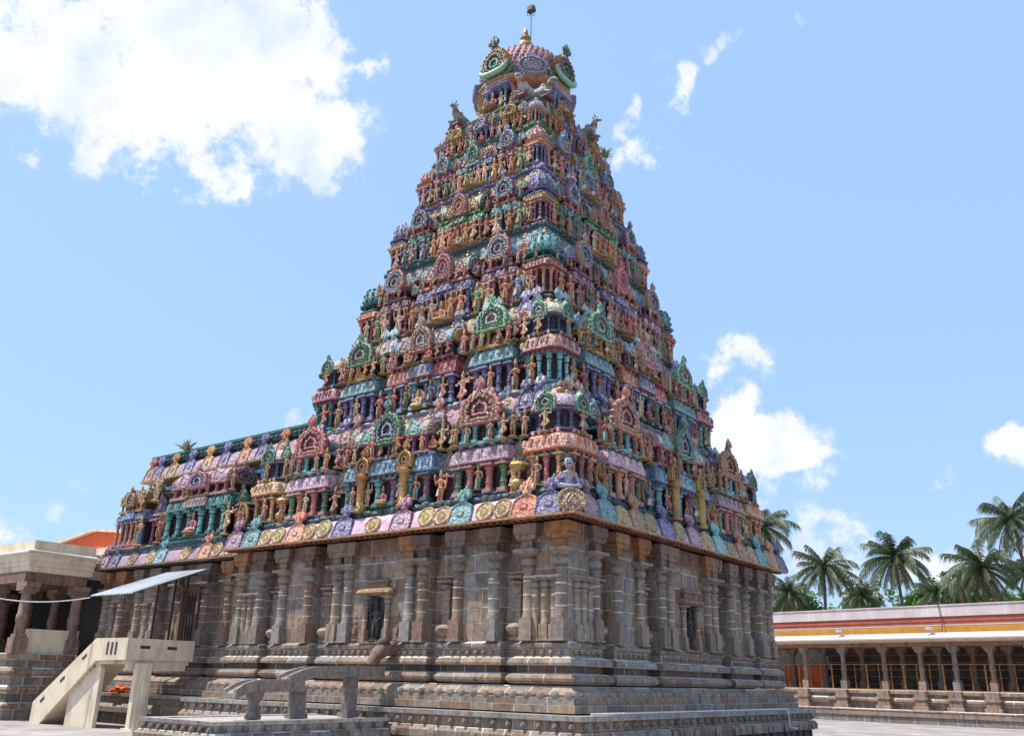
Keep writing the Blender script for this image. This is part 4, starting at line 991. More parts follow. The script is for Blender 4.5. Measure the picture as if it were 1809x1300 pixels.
def bracket_mb(w=.3):
    mb = MB('stone'); o = rnd.choice([sr(168,116,76), sr(126,98,82), sr(140,120,104), sr(120,96,82), sr(134,116,104)])
    mb.box(0, 0, 0, w*1.5, w*1.7, .3, o); mb.box(0, 0, .3, w*2.4, w*2.2, .22, o); mb.box(0, 0, .52, w*3.4, w*2.6, .36, o)
    for s in (-1, 1): mb.tube((s*w*1.1, -w*1.2, .45), (s*w*1.1, w*1.2, .45), .12, .12, 8, o)
    return mb
PIL = [pilaster_mb(3.12).mesh('pilaster', True) for i in range(5)]; BRK = [bracket_mb().mesh('bracket', True) for i in range(6)]
OBRK = bracket_mb(); OBRK.c = [sr(164,106,58)]*len(OBRK.c); OBRK = OBRK.mesh('bracket', True)
SPIL = [pilaster_mb(2.2, .17).mesh('pilaster', True) for i in range(3)]
def pilaster(parent, x, y, rz, kind=0, z=3.78):
    p = obj('pilaster', rnd.choice(PIL if kind == 0 else SPIL), parent, (x, y, z+rnd.uniform(-.02, .012)), rz, (1, 1+rnd.uniform(-.03, .03), 1))
    if kind == 0: obj('bracket', OBRK if (x > 8.7 and y < -9) or abs(y+4.2) < .3 and x > 9 else rnd.choice(BRK), p, (0, .05, 3.145+rnd.uniform(0,.012)))
def vase_mb():
    mb = MB('stone'); c = sr(160,140,122)
    mb.box(0, 0, 0, .5, .3, .12, c); mb.lathe([(.14,.12),(.3,.22),(.42,.36),(.42,.46),(.3,.56),(.16,.6)], 0, 0, 0, 12, c)
    mb.box(0, .06, .6, .34, .2, 1.3, c); mb.box(0, .05, 1.0, .44, .26, .12, c); mb.box(0, .05, 1.5, .44, .26, .1, c)
    mb.lathe([(.2,1.9),(.3,1.98),(.3,2.04),(.18,2.1)], 0, .04, 0, 10, c); mb.loft([(0,0),(.14,.05),(.16,.12),(0,.2)], .2, .14, 0, .05, 2.12, c)
    return mb
VASE = vase_mb().mesh('vase_pilaster', True)
def niche_part(parent, x, y, rz, tall=1.75):
    mb = MB('stone', 'dark_stone'); c = sr(156,124,98)
    mb.box(0, .06, 0, 1.2, .12, tall+.1, DARK, 1)  # flat dark panel stands in for the shade of a deeper recess
    for s in (-1, 1): mb.box(s*1.1, .03, 0, .86, .12, .9, sr(142,124,110)); mb.box(s*1.12, .03, .93, .9, .13, tall-.83, sr(152,136,122))
    mb.loft([(.0,0),(.1,.02),(.16,.1),(.1,.22),(-.05,.28)], .78, .22, 0, -.05, tall+.02, c)
    mb.loft([(.0,0),(-.08,.05),(-.08,.2),(.02,.24),(.0,.34),(-.2,.4)], .62, .18, 0, -.03, tall+.3, sr(140,116,98))
    mb.box(0, -.08, -.1, 1.5, .4, .1, c)
    n = obj('niche', mb.mesh('niche', True), parent, (x, y, 3.82), rz)
    sp = pilaster_mb(tall, .13).mesh('pilaster', True)
    for s in (-1, 1): obj('pilaster', sp, n, (s*.62, -.1, 0))
    f = figure('stand', sr(92,88,88), sr(84,78,78), sr(96,92,90), True); f.mats = ['dark_stone']
    obj('statue', f.mesh('statue', True), n, (0, -.06, .06), 0, tall*.82)
for f, rz in FACES:
    for a, b in BAYS:
        for u in ((a+.24, b-.24) if abs(a+b) > 1 else (a+.26, b-.26, a+.95, b-.95)):
            if f == 1 and u < -8.8: continue
            x, y = face_xy(f, u, 9.2); pilaster(tower, x, y, rz)
        if 10 > abs(a+b)/2 > 3 and abs(a+b)/2 < 8.6:
            m = (a+b)/2
            if abs(m) > 7:
                x, y = face_xy(f, m, 9.16); pilaster(tower, x, y, rz, 1)
                for s in (-.42, .42): x, y = face_xy(f, m+s, 9.16); pilaster(tower, x, y, rz, 1)
    for u in (-6.75, -3.35, 3.35, 6.75):
        x, y = face_xy(f, u, 8.82); obj('vase_pilaster', VASE, tower, (x, y, 3.82), rz)
    x, y = face_xy(f, 0, 9.16); niche_part(tower, x, y, rz)
# carved relief figures beside the niche
rf = figure('sway', sr(160,120,96), sr(150,112,90), sr(166,130,104)); rf.mats = ['stone']; rfm = rf.mesh('relief_figure', True)
for f, rz in FACES:
    for u in (-1.2, 1.2): x, y = face_xy(f, u, 9.17); obj('relief_figure', rfm, tower, (x, y, 3.9), rz, .95)
# row of carved beast heads on the frieze, and lotus petals and roundels lower down
bh = MB('stone'); bh.ell(0, 0, .1, .1, .1, .1, sr(150,132,116), 0, 7, 4); bh.ell(0, -.07, .06, .06, .07, .05, sr(140,120,106), 0, 6, 4); bhm = bh.mesh('beast_head', True)
pt = MB('stone'); pt.ell(0, 0, 0, .2, .1, .13, sr(150,140,130), 0, 8, 4); ptm = pt.mesh('lotus_petal', True)
rd = MB('stone'); rd.lathe([(.16,0),(.17,.03),(.12,.05),(.1,.04),(.05,.06)], 0, 0, 0, 12, sr(160,144,128), tr=Matrix.Rotation(PI/2, 4, 'X')); rdm = rd.mesh('roundel', True)
for f, rz in FACES:
    for a, b in BAYS:
        n = int((b-a)/.36)
        for i in range(n):
            x, y = face_xy(f, a+(i+.5)*(b-a)/n, 9.32); obj('beast_head', bhm, stone_wall, (x, y, 3.29), rz, 1.0)
        a2, b2 = a-.5, b+.5; n = int((b2-a2)/.5)
        for i in range(n+1):
            x, y = face_xy(f, a2+i*(b2-a2)/n, 9.15+.66); obj('lotus_petal', ptm, stone_wall, (x, y, 2.05), rz, 1.0)
    for i in range(34):
        u = -10.2+20.4*i/33; x, y = face_xy(f, u, 10.5)
        obj('beast_head', bhm, stone_wall, (x, y, 1.03), rz, 1.15)
    for i in range(12):
        u = -9.9+19.8*i/11; x, y = face_xy(f, u, 10.64); obj('roundel', rdm, stone_wall, (x, y, .72), rz, 1.0)
    for i in range(26):
        u = -10.1+20.2*i/25; x, y = face_xy(f, u, 10.4); 
        if i == 0: st_ = MB('stone'); st_.box(0, 0, 0, .2, .14, .5, sr(88,82,80)); stm = st_.mesh('strip', False)
        obj('plinth_strip', stm, stone_wall, (x, y, .03), rz)

# drain pipe on the plinth
dp = MB('wire_white'); dp.path([(10.72,-10.2,1.52),(10.72,6.4,1.52),(10.74,6.5,1.5),(10.76,6.5,.75),(10.8,6.9,.7),(10.8,7.4,.68)], .03, 6, WHITE)
thing('drain_pipe', 'thin pale pipe along the plinth edge bending down on the shaded right side', 'pipe', mesh=dp.mesh('drain_pipe', True))

# ------------------------------------------------------------------ the hall in front of the sanctum (to the left)
hall = thing('temple_hall', 'long low painted temple hall with stone walls joining the tower on the left', 'hall')
def build_hall():
    M = Masonry(hall); mouldings(M, hall_line)
    def door(e, mid, zb, zt, ax, p): return zt < 6.6 and ax == 0 and abs(mid+15.1) < .75 and abs(p[1]) > 7.6
    wall(M, hall_line, door)
    def pline(o, omax): return [(-24.2-o, 0), (-24.2-o, -8.65-o), (-8.8, -8.65-o), (-8.7, -8.65-o)]
    M.course(pline, [(.28,0),(.28,.55)], 'plinth_block', .5, 1.0, .03, tint=sr(92,86,82))
    M.course(pline, [(.3,.55),(.5,.58),(.52,.8),(.42,.96)], 'moulding_block', .7, 1.3)
    M.course(pline, [(.36,.98),(.36,1.3)], 'plinth_block', .7, 1.3); M.course(pline, [(.5,1.3),(.52,1.46)], 'step_block', .9, 1.8, tint=sr(176,168,160))
    M.finish()
    ms = MB('stone', 'dark_stone', 'paint'); ms.box(-16, -1, 1.2, 16.6, 15.6, .24, sr(160,150,140)); ms.box(-15.6, 0, 1.4, 15.4, 14.4, 6.4, DARK, 1)
    ms.box(-15.9, 0, 7.9, 16.4, 16.2, 1.0, DTEAL, 2)
    obj('hall_core', ms.mesh('hall_core'), hall)
    for a, b in HB:
        for u in (a+.26, b-.26):
            if u < -10.3: pilaster(hall, u, -7.75, 0)
        if b < -13: pilaster(hall, (a+b)/2 - (.9 if a == -16.6 else 0), -7.72, 0, 1)
    pilaster(hall, -10.6, -7.75, 0)
    # doorway with a dark leaf and a hanging garland
    d = MB('stone', 'dark_stone', 'rust_iron'); d.box(-15.1, -7.66, 3.8, 1.5, .1, 2.75, DARK, 1)
    for s in (-1, 1): d.box(-15.1+s*.72, -7.78, 3.8, .2, .22, 2.75, sr(120,96,82))
    d.box(-15.1, -7.8, 6.5, 1.9, .28, .22, sr(120,96,82))
    dr = obj('doorway', d.mesh('doorway'), hall)
    for i in range(5):
        bar = MB('rust_iron'); bar.box(-15.1-.5+.25*i, -7.74, 3.85, .04, .03, 2.6, BROWN); obj('grille_bar', bar.mesh('grille_bar'), dr)
    # eave run
    x0, x1, y = -24.2, -9.8, -8.36
    ev = MB('plain', 'paint')
    def run(prof, col, mat, z):
        ev.rings([[(x0-o, 2, z+h), (x0-o, y-o, z+h), (x1, y-o, z+h)] for o, h in prof], col, mat, False, False, None, False)
    run([(.03,.1),(-.04,.3),(-.16,.58),(-.35,.8),(-.62,.93),(-1.4,.98)], PINK, 0, 7.95)
    run([(.02,-.02),(.12,0),(.12,.07),(.0,.09)], GOLD, 1, 7.95)
    run([(-1.2,.05),(-.6,.06),(-.2,.03),(.08,-.005)], sr(150,84,62), 1, 7.95)
    obj('eave', ev.mesh('eave'), hall)
    def pl(c, c2): return nasi(1.1, 1.6, .2, c, c2, c, 'shield', 0, True, c2).mesh('plaque', True)
    for c, c2, u in ((MAG,PINK,-23.4),(PUR,LPUR,-22.3),(TURQ,LTURQ,-17.7),(ORA,PEA,-13.7)): obj('plaque', pl(c, c2), hall, (u, y-.12, 7.98), 0, 1.0, -.3)
    md = MB('carved'); o = [(.46*math.cos(a*PI/8), .42+.4*math.sin(a*PI/8)) for a in range(16)]
    md.plate(o, [(1,.02,LGOLD),(.94,-.01,LGOLD),(.8,-.01,GOLD),(.76,.02,LGOLD),(.5,.015,LGOLD),(.45,-.015,LGOLD),(.2,-.02,GOLD)], (0,.42), .12); gm = md.mesh('medallion', True)
    for u in (-24.1, -20.4, -18.6, -15.4, -12.7, -11.6): obj('medallion', gm, hall, (u, y-.1, 8.02), 0, 1.0, -.34)
    # upper storey
    up = MB('paint', 'carved'); up.box(-15.2, .2, 8.9, 15.6, 12.8, 4.5, DBLUE)
    up.box(-15.2, .2, 12.0, 15.9, 13.1, .18, BLUE); up.box(-15.2, .2, 12.7, 16.0, 13.2, .2, LBLUE)
    for i in range(14): up.box(-22.6+i*1.05, -6.25, 11.2, .24, .24, 1.9, BLUE); up.box(-22.6+i*1.05, -6.25, 12.4, .4, .4, .24, LBLUE)
    obj('upper_wall', up.mesh('upper_wall'), hall)
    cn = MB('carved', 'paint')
    def run2(prof, col, mat, z):
        cn.rings([[(-23.1-o, 2, z+h), (-23.1-o, -6.35-o, z+h), (-7.2, -6.35-o, z+h)] for o, h in prof], col, mat, False, False, None, False)
    run2([(.42,.06),(.36,.3),(.2,.66),(-.1,.95),(-.6,1.1)], PINK, 0, 13.3); run2([(-.4,-.1),(.1,-.08),(.46,-.04),(.46,.06),(.36,.09)], GOLD, 1, 13.3)
    run2([(-.15,1.08),(.02,1.1),(.02,1.42),(.12,1.46),(.12,1.6),(-.1,1.62)], TEAL, 1, 13.3)
    cn.box(-15.2, .2, 14.4, 15.6, 12.6, .45, DTEAL, 1)
    obj('cornice', cn.mesh('cornice'), hall)
    kb = MB('paint'); kb.ell(0, 0, 0, .14, .1, .11, DTEAL, 0, 7, 4); km = kb.mesh('parapet_knob', True)
    for i in range(42): obj('parapet_knob', km, hall, (-23.0+i*.375, -6.42, 14.56))
    p1 = nasi(.95, 1.7, .2, ORA, PEA, ORA, 'shield', 0, True, YEL).mesh('plaque', True); p2 = nasi(.95, 1.7, .2, PUR, LPUR, PUR, 'shield', 0, True, LPUR).mesh('plaque', True)
    for i, u in enumerate((-22.9,-22.0,-20.5,-18.8,-17.1,-15.5,-13.7,-12.2,-10.5)): obj('plaque', [p1, p2][i % 2] if i else p1, hall, (u, -6.82, 13.32), 0, 1.0, -.25)
    # shrines on the roof
    H = (1.75, 2.45, 3.1, 4.0, 4.2)
    g = dict(base=SALM, col=SALM, colb=CORAL, col2=SALM, eave=LBLUE, eave3=LBLUE, eave2=BLUE, brk=SALM, neck=GOLD, ncol=GOLD, ncol2=YEL, vault=GOLD, vault2=LGOLD, gab=GOLD, gab2=LGOLD, gab3=YEL, gab4=GOLD, core=DBLUE)
    inst(make_sala(1.35, 1.9, (1.65,2.2,2.75,3.6,3.7), g), hall, (-21.8, -8.05, 9.0))
    t = dict(base=TEAL, col=TURQ, colb=TURQ, col2=TEAL, eave=TEAL, eave3=SALM, eave2=TURQ, brk=TEAL, neck=SALM, ncol=SALM, ncol2=CORAL, vault=LPINK, vault2=SALM, gab=SALM, gab2=PINK, gab3=LPINK, gab4=SALM, core=PUR)
    inst(make_sala(2.7, 1.9, H, t), hall, (-15.4, -8.05, 9.0))
    inst(make_bay(.62, 2.4, MAG, MAR, LPUR), hall, (-19.35, -7.75, 9.0)); inst(make_bay(.5, 2.2, MAG, MAR, GRN), hall, (-12.0, -7.7, 9.0))
    for u, z, kd, s in ((-20.4,9.2,'small',1.5),(-18.5,9.2,'god',1.45),(-15.4,9.5,'seat',1.5),(-12.4,9.2,'small',1.5),(-11.4,9.2,'god',1.3),(-19.3,11.6,'god',1.5),(-16.3,11.5,'small',.95),(-14.5,11.5,'small',.95),(-20.6,11.3,'small',.9),(-12.3,11.5,'small',1.0)):
        obj('statue', fig(kd), hall, (u, -8.1, z), 0, s)
    rk = MB('paint'); rocks(rk, -23.9, -10, lambda u: (u, -8.0), 8.97, .9, DTEAL); obj('rock_shelf', rk.mesh('rock_shelf', True), hall)
build_hall()

# ------------------------------------------------------------------ ground
gm = MB('paving'); gm.box(0, 0, -.5, 900, 900, .5, GREY); g = obj('ground', gm.mesh('ground')); g['kind'] = 'structure'

# ------------------------------------------------------------------ cream staircase on the left
def build_stairs():
    t = thing('concrete_staircase', 'cream concrete staircase with a landing leading up to the hall door', 'staircase')
    def prism(pts, y0, y1, name, mat='limewash'):
        mb = MB(mat); n = len(pts)
        mb.rings([[(x, y0, z) for x, z in pts], [(x, y1, z) for x, z in pts]], CREAM); return obj(name, mb.mesh(name), t)
    Y0, Y1 = -12.1, -8.6
    flank = [(-13.04,3.0),(-13.04,3.96),(-15.85,3.96),(-20.85,.98),(-20.85,0),(-19.85,0),(-15.6,2.95)]
    f = prism(flank, Y0, Y0+.16, 'front_parapet'); prism([(-15.5,2.9),(-15.5,3.96),(-15.85,3.96),(-20.8,1.0),(-20.8,0.02),(-19.8,0.02)], Y0+1.52, Y0+1.66, 'rear_parapet')
    lp = MB('limewash'); lp.box(-13.12, (Y0+Y1)/2+.08, 3.0, .16, Y1-Y0-.16, .95, CREAM); s_ = obj('side_parapet', lp.mesh('side_parapet'), t)
    sl = MB('limewash'); sl.box(-14.5, (Y0+Y1)/2+.08, 2.82, 2.7, Y1-Y0-.4, .2, CREAM); sl.box(-13.3, (Y0+Y1)/2, 2.56, .24, Y1-Y0-.5, .27, CREAM); obj('landing_slab', sl.mesh('landing_slab'), t)
    for i in range(16):
        st = MB('limewash'); k = i/16; st.box(-20.4+4.7*k, Y0+.83, .0+.18*i-.05, .34, 1.32, .24, CREAM); obj('step', st.mesh('step'), t)
    sf = MB('limewash'); sf.rings([[(x, Y0+.17, z), (x, Y0+1.5, z), (x, Y0+1.5, z-.16), (x, Y0+.17, z-.16)] for x, z in ((-20.0,.1),(-15.6,2.95),(-14.2,2.98))], CREAM); obj('soffit', sf.mesh('soffit'), t)
    prism([(-17.9,0),(-15.35,0),(-15.35,2.6),(-15.6,2.9),(-17.9,1.4)], Y0+.22, Y0+.42, 'support_wall'); prism([(-17.9,0),(-17.7,0),(-17.7,1.5),(-17.9,1.36)], Y0+.4, Y0+1.5, 'support_wall')
    pr = MB('limewash'); pr.box(-12.95, Y0+.95, 0, .62, .62, 2.86, CREAM, 0, .8); pr.box(-12.62, Y0+.95, .05, .14, .3, 2.8, CREAM); pr.box(-12.95, Y0+.6, .05, .3, .14, 2.8, CREAM); pr.box(-12.95, Y0+.95, 0, .9, .9, .08, CREAM); obj('support_pillar', pr.mesh('support_pillar'), t)
    for i in range(3):
        m = MB('dark_stone'); m.box(-14.7+.36*i, Y0-.002, 3.22, .16, .02, .56, DARK); obj('slot', m.mesh('slot'), f)
    for x, z in ((-16.6,3.05),(-18.3,2.02),(-19.9,1.05)):
        m = MB('dark_stone'); m.box(0, 0, 0, .42, .02, .14, DARK); o = obj('slot', m.mesh('slot'), f, (x, Y0-.002, z)); o.rotation_euler = (0, -math.radians(31), 0)
    for y in (-11.2, -9.8):
        m = MB('dark_stone'); m.box(-13.036, y, 3.5, .02, .5, .14, DARK); obj('slot', m.mesh('slot'), s_)
build_stairs()

# ------------------------------------------------------------------ tin awning over the hall door
def build_awning():
    t = thing('tin_awning', 'sloping corrugated tin awning with rust streaks below the hall eave', 'awning')
    mb = MB('zinc'); n = 64; pts0 = []; pts1 = []
    for i in range(n+1):
        x = -16.5 + 3.7*i/n; w = .035*math.cos(i*PI/2)
        pts0.append((x, -8.5, 7.42+w)); pts1.append((x, -12.4, 5.92+w))
    vs = pts0+pts1; top = [(i, i+1, n+2+i, n+1+i) for i in range(n)]
    vs2 = [(x, y, z-.012) for x, y, z in vs]; k = len(vs)
    mb.add(vs+vs2, [tuple(reversed(f)) for f in top] + [tuple(j+k for j in f) for f in top], GREY)
    obj('corrugated_sheet', mb.mesh('corrugated_sheet', False), t)
    for x, y, z in ((-16.3,-9.0,7.15),(-14.6,-9.1,7.1),(-13.4,-9.2,7.08)):
        p = MB('rust_iron'); p.box(x, y, 3.0 if x > -16 else 1.45, .09, .09, z-(3.0 if x > -16 else 1.45), BROWN); obj('post', p.mesh('post'), t)
    for y, z in ((-9.1,7.1),(-11.9,6.04)):
        p = MB('rust_iron'); p.box(-14.65, y, z-.06, 3.6, .07, .07, BROWN); obj('rail', p.mesh('rail'), t)
build_awning()
wr = MB('wire_white'); P0, P1 = Vector((-16.5,-12.4,5.85)), Vector((-22.5,-16.5,6.35))
wr.path([P0.lerp(P1, i/14) + Vector((0,0,-1.9*(i/14)*(1-i/14)*1.0)) for i in range(15)], .03, 5, WHITE)
thing('sagging_cable', 'white cable sagging from the awning corner to the left edge', 'cable', mesh=wr.mesh('sagging_cable', True))

# ------------------------------------------------------------------ stone spout and its stand
def build_spout():
    t = thing('stone_water_channel', 'stepped carved stone water channel on legs running out from the tower wall', 'water channel')
    def trough(y0, y1, z0, z1, w, name):
        mb = MB('stone'); c = sr(150,138,128); n = 8; R = []
        for i in range(n+1):
            k = i/n; y = y0+(y1-y0)*k; z = z0+(z1-z0)*k
            if k > .7: z -= (k-.7)**2*3.2
            h = .36 if k < .9 else .3
            R.append([(1.2-w, y, z-h), (1.2+w, y, z-h), (1.2+w*1.06, y, z-h*.4), (1.2+w*1.1, y, z), (1.2+w*.7, y, z), (1.2+w*.55, y, z-.12), (1.2-w*.55, y, z-.12), (1.2-w*.7, y, z), (1.2-w*1.1, y, z), (1.2-w*1.06, y, z-h*.4)])
        mb.rings(R, c); obj(name, mb.mesh(name), t)
    trough(-10.1, -14.6, 2.86, 2.76, .32, 'upper_trough'); trough(-13.9, -16.7, 2.32, 2.3, .3, 'lower_trough')
    for y, h, w in ((-11.5,2.5,.4),(-13.9,1.98,.42)):
        l = MB('stone'); l.box(1.2, y, 1.1, w, w, h-1.08, sr(140,128,120)); l.box(1.2, y, 1.1, w*1.3, w*1.3, .15, sr(140,128,120)); obj('leg', l.mesh('leg'), t)
    l = MB('stone'); l.lathe([(.26,0),(.28,.1),(.16,.3),(.18,.5),(.3,.72),(.3,.85)], 1.2, -15.7, 1.1, 8, sr(140,128,120)); obj('leg', l.mesh('leg', True), t)
    h = MB('stone'); h.path([(1.2,-9.4,3.55),(1.2,-9.9,3.5),(1.2,-10.25,3.3),(1.2,-10.45,3.0),(1.2,-10.5,2.88)], [.3,.3,.27,.22,.18], 8, sr(130,104,92)); h.ell(1.2, -9.95, 3.72, .26, .26, .2, sr(70,64,62), 0, 8, 5); obj('spout_head', h.mesh('spout_head', True), t)
    s = thing('stone_basin_platform', 'low moulded stone platform under the water channel', 'platform')
    M = Masonry(s)
    def line(o, om): return [(2.3+o, -10.7), (-1.4-o, -10.7)][::-1][:1] + [(-1.4-o, -17.9-o), (2.3+o, -17.9-o), (2.3+o, -10.7), (2.3+o, -10.6)]
    M.course(line, [(.0,0),(.0,.45)], 'block', .5, .9, .03, False); M.course(line, [(.1,.45),(.22,.5),(.24,.66),(.12,.78)], 'block', .55, 1.0, .03, False)
    M.course(line, [(-.08,.78),(-.06,1.0)], 'block', .5, .9, .03, False); M.course(line, [(.1,1.0),(.14,1.12)], 'block', .8, 1.4, .02, False, tint=sr(190,182,174))
    M.finish('core_wall', 200)
    tp = MB('stone'); tp.box(.45, -14.3, .7, 3.6, 7.1, .38, sr(190,184,178)); obj('top_slab', tp.mesh('top_slab'), s)
    for i in range(9): obj('carved_boss', bhm, s, (-1.3+3.5*i/8, -17.98, .78), 0, .95); obj('carved_boss', bhm, s, (2.4, -17.6+i*.8, .78), PI/2, .95)
build_spout()

# ------------------------------------------------------------------ pillared porch at the far left
def stone_pillar_mb(h, w, c):
    mb = MB('stone'); mb.box(0, 0, 0, w*1.5, w*1.5, h*.22, c); mb.box(0, 0, h*.22, w*1.15, w*1.15, h*.05, c)
    mb.lathe([(.5,.27),(.5,.44),(.58,.45),(.58,.54),(.5,.55),(.48,.84)], 0, 0, 0, 8, c, k=w, kz=h, rot=PI/8, sq=True)
    mb.box(0, 0, h*.84, w*1.2, w*1.2, h*.04, c); mb.box(0, 0, h*.88, w*1.7, w*1.7, h*.05, c); mb.box(0, 0, h*.93, w*2.3, w*1.5, h*.07, c)
    return mb
def build_porch():
    t = thing('pillared_porch', 'open stone pillared porch with a cream parapet roof at the left edge', 'porch')
    M = Masonry(t)
    def line(o, om): return [(-42, -11.9-o), (-41.9, -11.9-o), (-24.0+o, -11.9-o), (-24.0+o, -8.8), (-24.0+o, -8.7)]
    M.course(line, [(.3,0),(.3,.5)], 'plinth_block', .8, 1.4); M.course(line, [(.3,.5),(.45,.55),(.46,.72),(.3,.86)], 'moulding_block', .8, 1.5)
    M.course(line, [(.2,.86),(.2,1.3)], 'plinth_block', .8, 1.4, tint=sr(120,106,96)); M.course(line, [(.22,1.3),(.36,1.5),(.2,1.7)], 'moulding_block', .9, 1.5)
    M.course(line, [(.1,1.7),(.1,2.1)], 'plinth_block', .8, 1.4); M.course(line, [(.15,2.1),(.34,2.3),(.34,2.4),(.15,2.6)], 'moulding_block', .9, 1.6)
    M.course(line, [(.05,2.6),(.05,2.95)], 'plinth_block', .8, 1.4); M.course(line, [(.1,2.95),(.24,3.0),(.24,3.25),(.1,3.3)], 'moulding_block', .9, 1.6)
    M.finish('plinth_wall', 280)
    b = MB('stone', 'dark_stone', 'limewash'); b.box(-33, -10, 2.9, 17.8, 3.6, .36, sr(140,126,116)); b.box(-33.6, -4, 2.9, 16.6, 9, .36, sr(130,116,106))
    b.box(-33.4, -5.2, 3.2, 16.9, .4, 4.3, DARK, 1); b.box(-37.5, -9, 3.2, .4, 6.6, 4.3, DARK, 1); b.box(-25.2, -6.9, 3.2, .4, 3.2, 4.3, DARK, 1); obj('floor_slab', b.mesh('floor_slab'), t)
    bm = MB('stone'); bm.box(-33, -12.0, 6.95, 18.0, .5, .55, sr(140,108,92)); bm.box(-24.2, -10.3, 6.95, .5, 3.0, .55, sr(140,108,92)); obj('beam', bm.mesh('beam'), t)
    pm = stone_pillar_mb(3.68, .5, sr(150,122,108)).mesh('pillar', True)
    for x, y in ((-24.15,-11.9),(-24.3,-9.0),(-27.4,-11.95),(-30.6,-11.95),(-33.8,-11.95),(-27.4,-8.6),(-30.6,-8.6),(-27.4,-5.2),(-33.8,-8.6)): obj('pillar', pm, t, (x, y, 3.27))
    pn = MB('limewash'); pn.box(-24.15, -10.4, 3.26, .16, 2.3, 1.3, CREAM); obj('infill_panel', pn.mesh('infill_panel'), t)
    pn = MB('limewash'); pn.box(-26.0, -8.4, 3.26, 2.6, .14, 1.35, CREAM); obj('infill_panel', pn.mesh('infill_panel'), t)
    rf = MB('limewash')
    def ring(prof):
        rf.rings([[(-42, -12.0-o, z), (-23.98+o, -12.0-o, z), (-23.98+o, -8.62, z), (-42, -8.62, z)] for o, z in prof], CREAM)
    ring([(.1,7.5),(.16,7.55),(.16,7.8),(.26,7.86),(.26,8.06),(.36,8.12),(.36,8.36),(.48,8.42),(.5,8.5),(.44,8.62),(.2,8.68),(.12,8.72),(.12,9.2),(-.3,9.22)])
    rf.box(-34.2, -2.5, 7.5, 17.6, 12.2, 1.5, CREAM); obj('roof', rf.mesh('roof'), t)
    wl = MB('wire_white'); wl.path([(-42,-12.52,8.5),(-23.44,-12.52,8.52),(-23.44,-8.7,8.52)], .07, 6, WHITE); obj('drip_ledge', wl.mesh('drip_ledge', True), t)
    tk = MB('limewash'); tk.box(0, 0, 0, 2.2, 1.4, .75, CREAM); tk.box(0, 0, .75, 2.3, 1.5, .08, CREAM)
    thing('roof_tank', 'small flat cream box standing on the porch roof', 'tank', (-30.2, -7.2, 9.0), 0, None, tk.mesh('roof_tank'))
    h = thing('orange_house', 'orange gable front with a pale rim behind the porch roof', 'house', (-44.5, 2, 0))
    w = MB('orange_wall', 'limewash'); w.box(0, 4, 0, 15.2, 8.6, 11.75, CREAM, 1); R = [(-7.5,11.8),(7.2,11.8),(7.2,12.45),(0,13.2),(-7.5,12.3)]
    w.rings([[(x, 0, z) for x, z in R], [(x, 9, z) for x, z in R]], ORA); obj('wall', w.mesh('wall'), h)
    e = MB('limewash')
    for x0, z0, x1, z1 in ((-7.9,12.3,0,13.24),(7.6,12.45,0,13.24)): e.rings([[(x, y, z+d) for y, d in ((-.35,0),(9.2,0),(9.2,.22),(-.35,.22))] for x, z in ((x0, z0), (x1, z1))], CREAM)
    obj('roof', e.mesh('roof'), h)
noise_mat('orange_wall', sr(226,100,40), sr(204,84,34), 1.0, .7, .004, 20)
build_porch()
cl = MB('cloth_mat')
for i in range(16):
    cl.ell(rnd.uniform(-.5,.5), rnd.uniform(-.2,.2), rnd.uniform(.06,.34)*(1-.3*(i/16)), rnd.uniform(.14,.34), rnd.uniform(.12,.22), rnd.uniform(.07,.14), ORA, 0, 8, 5)
thing('cloth_bundle', 'crumpled orange and red cloth heap on the ledge under the staircase', 'cloth', (-18.3, -9.0, 1.46), .2, None, cl.mesh('cloth_bundle', True))
pp = MB('wire_white'); pp.path([(-16.9,-9.1,1.4),(-16.9,-9.1,2.2),(-16.85,-9.1,2.25),(-16.2,-9.1,2.25)], .03, 6, WHITE)
thing('bent_pipe', 'thin pale bent pipe standing beside the cloth heap', 'pipe', mesh=pp.mesh('bent_pipe', True))

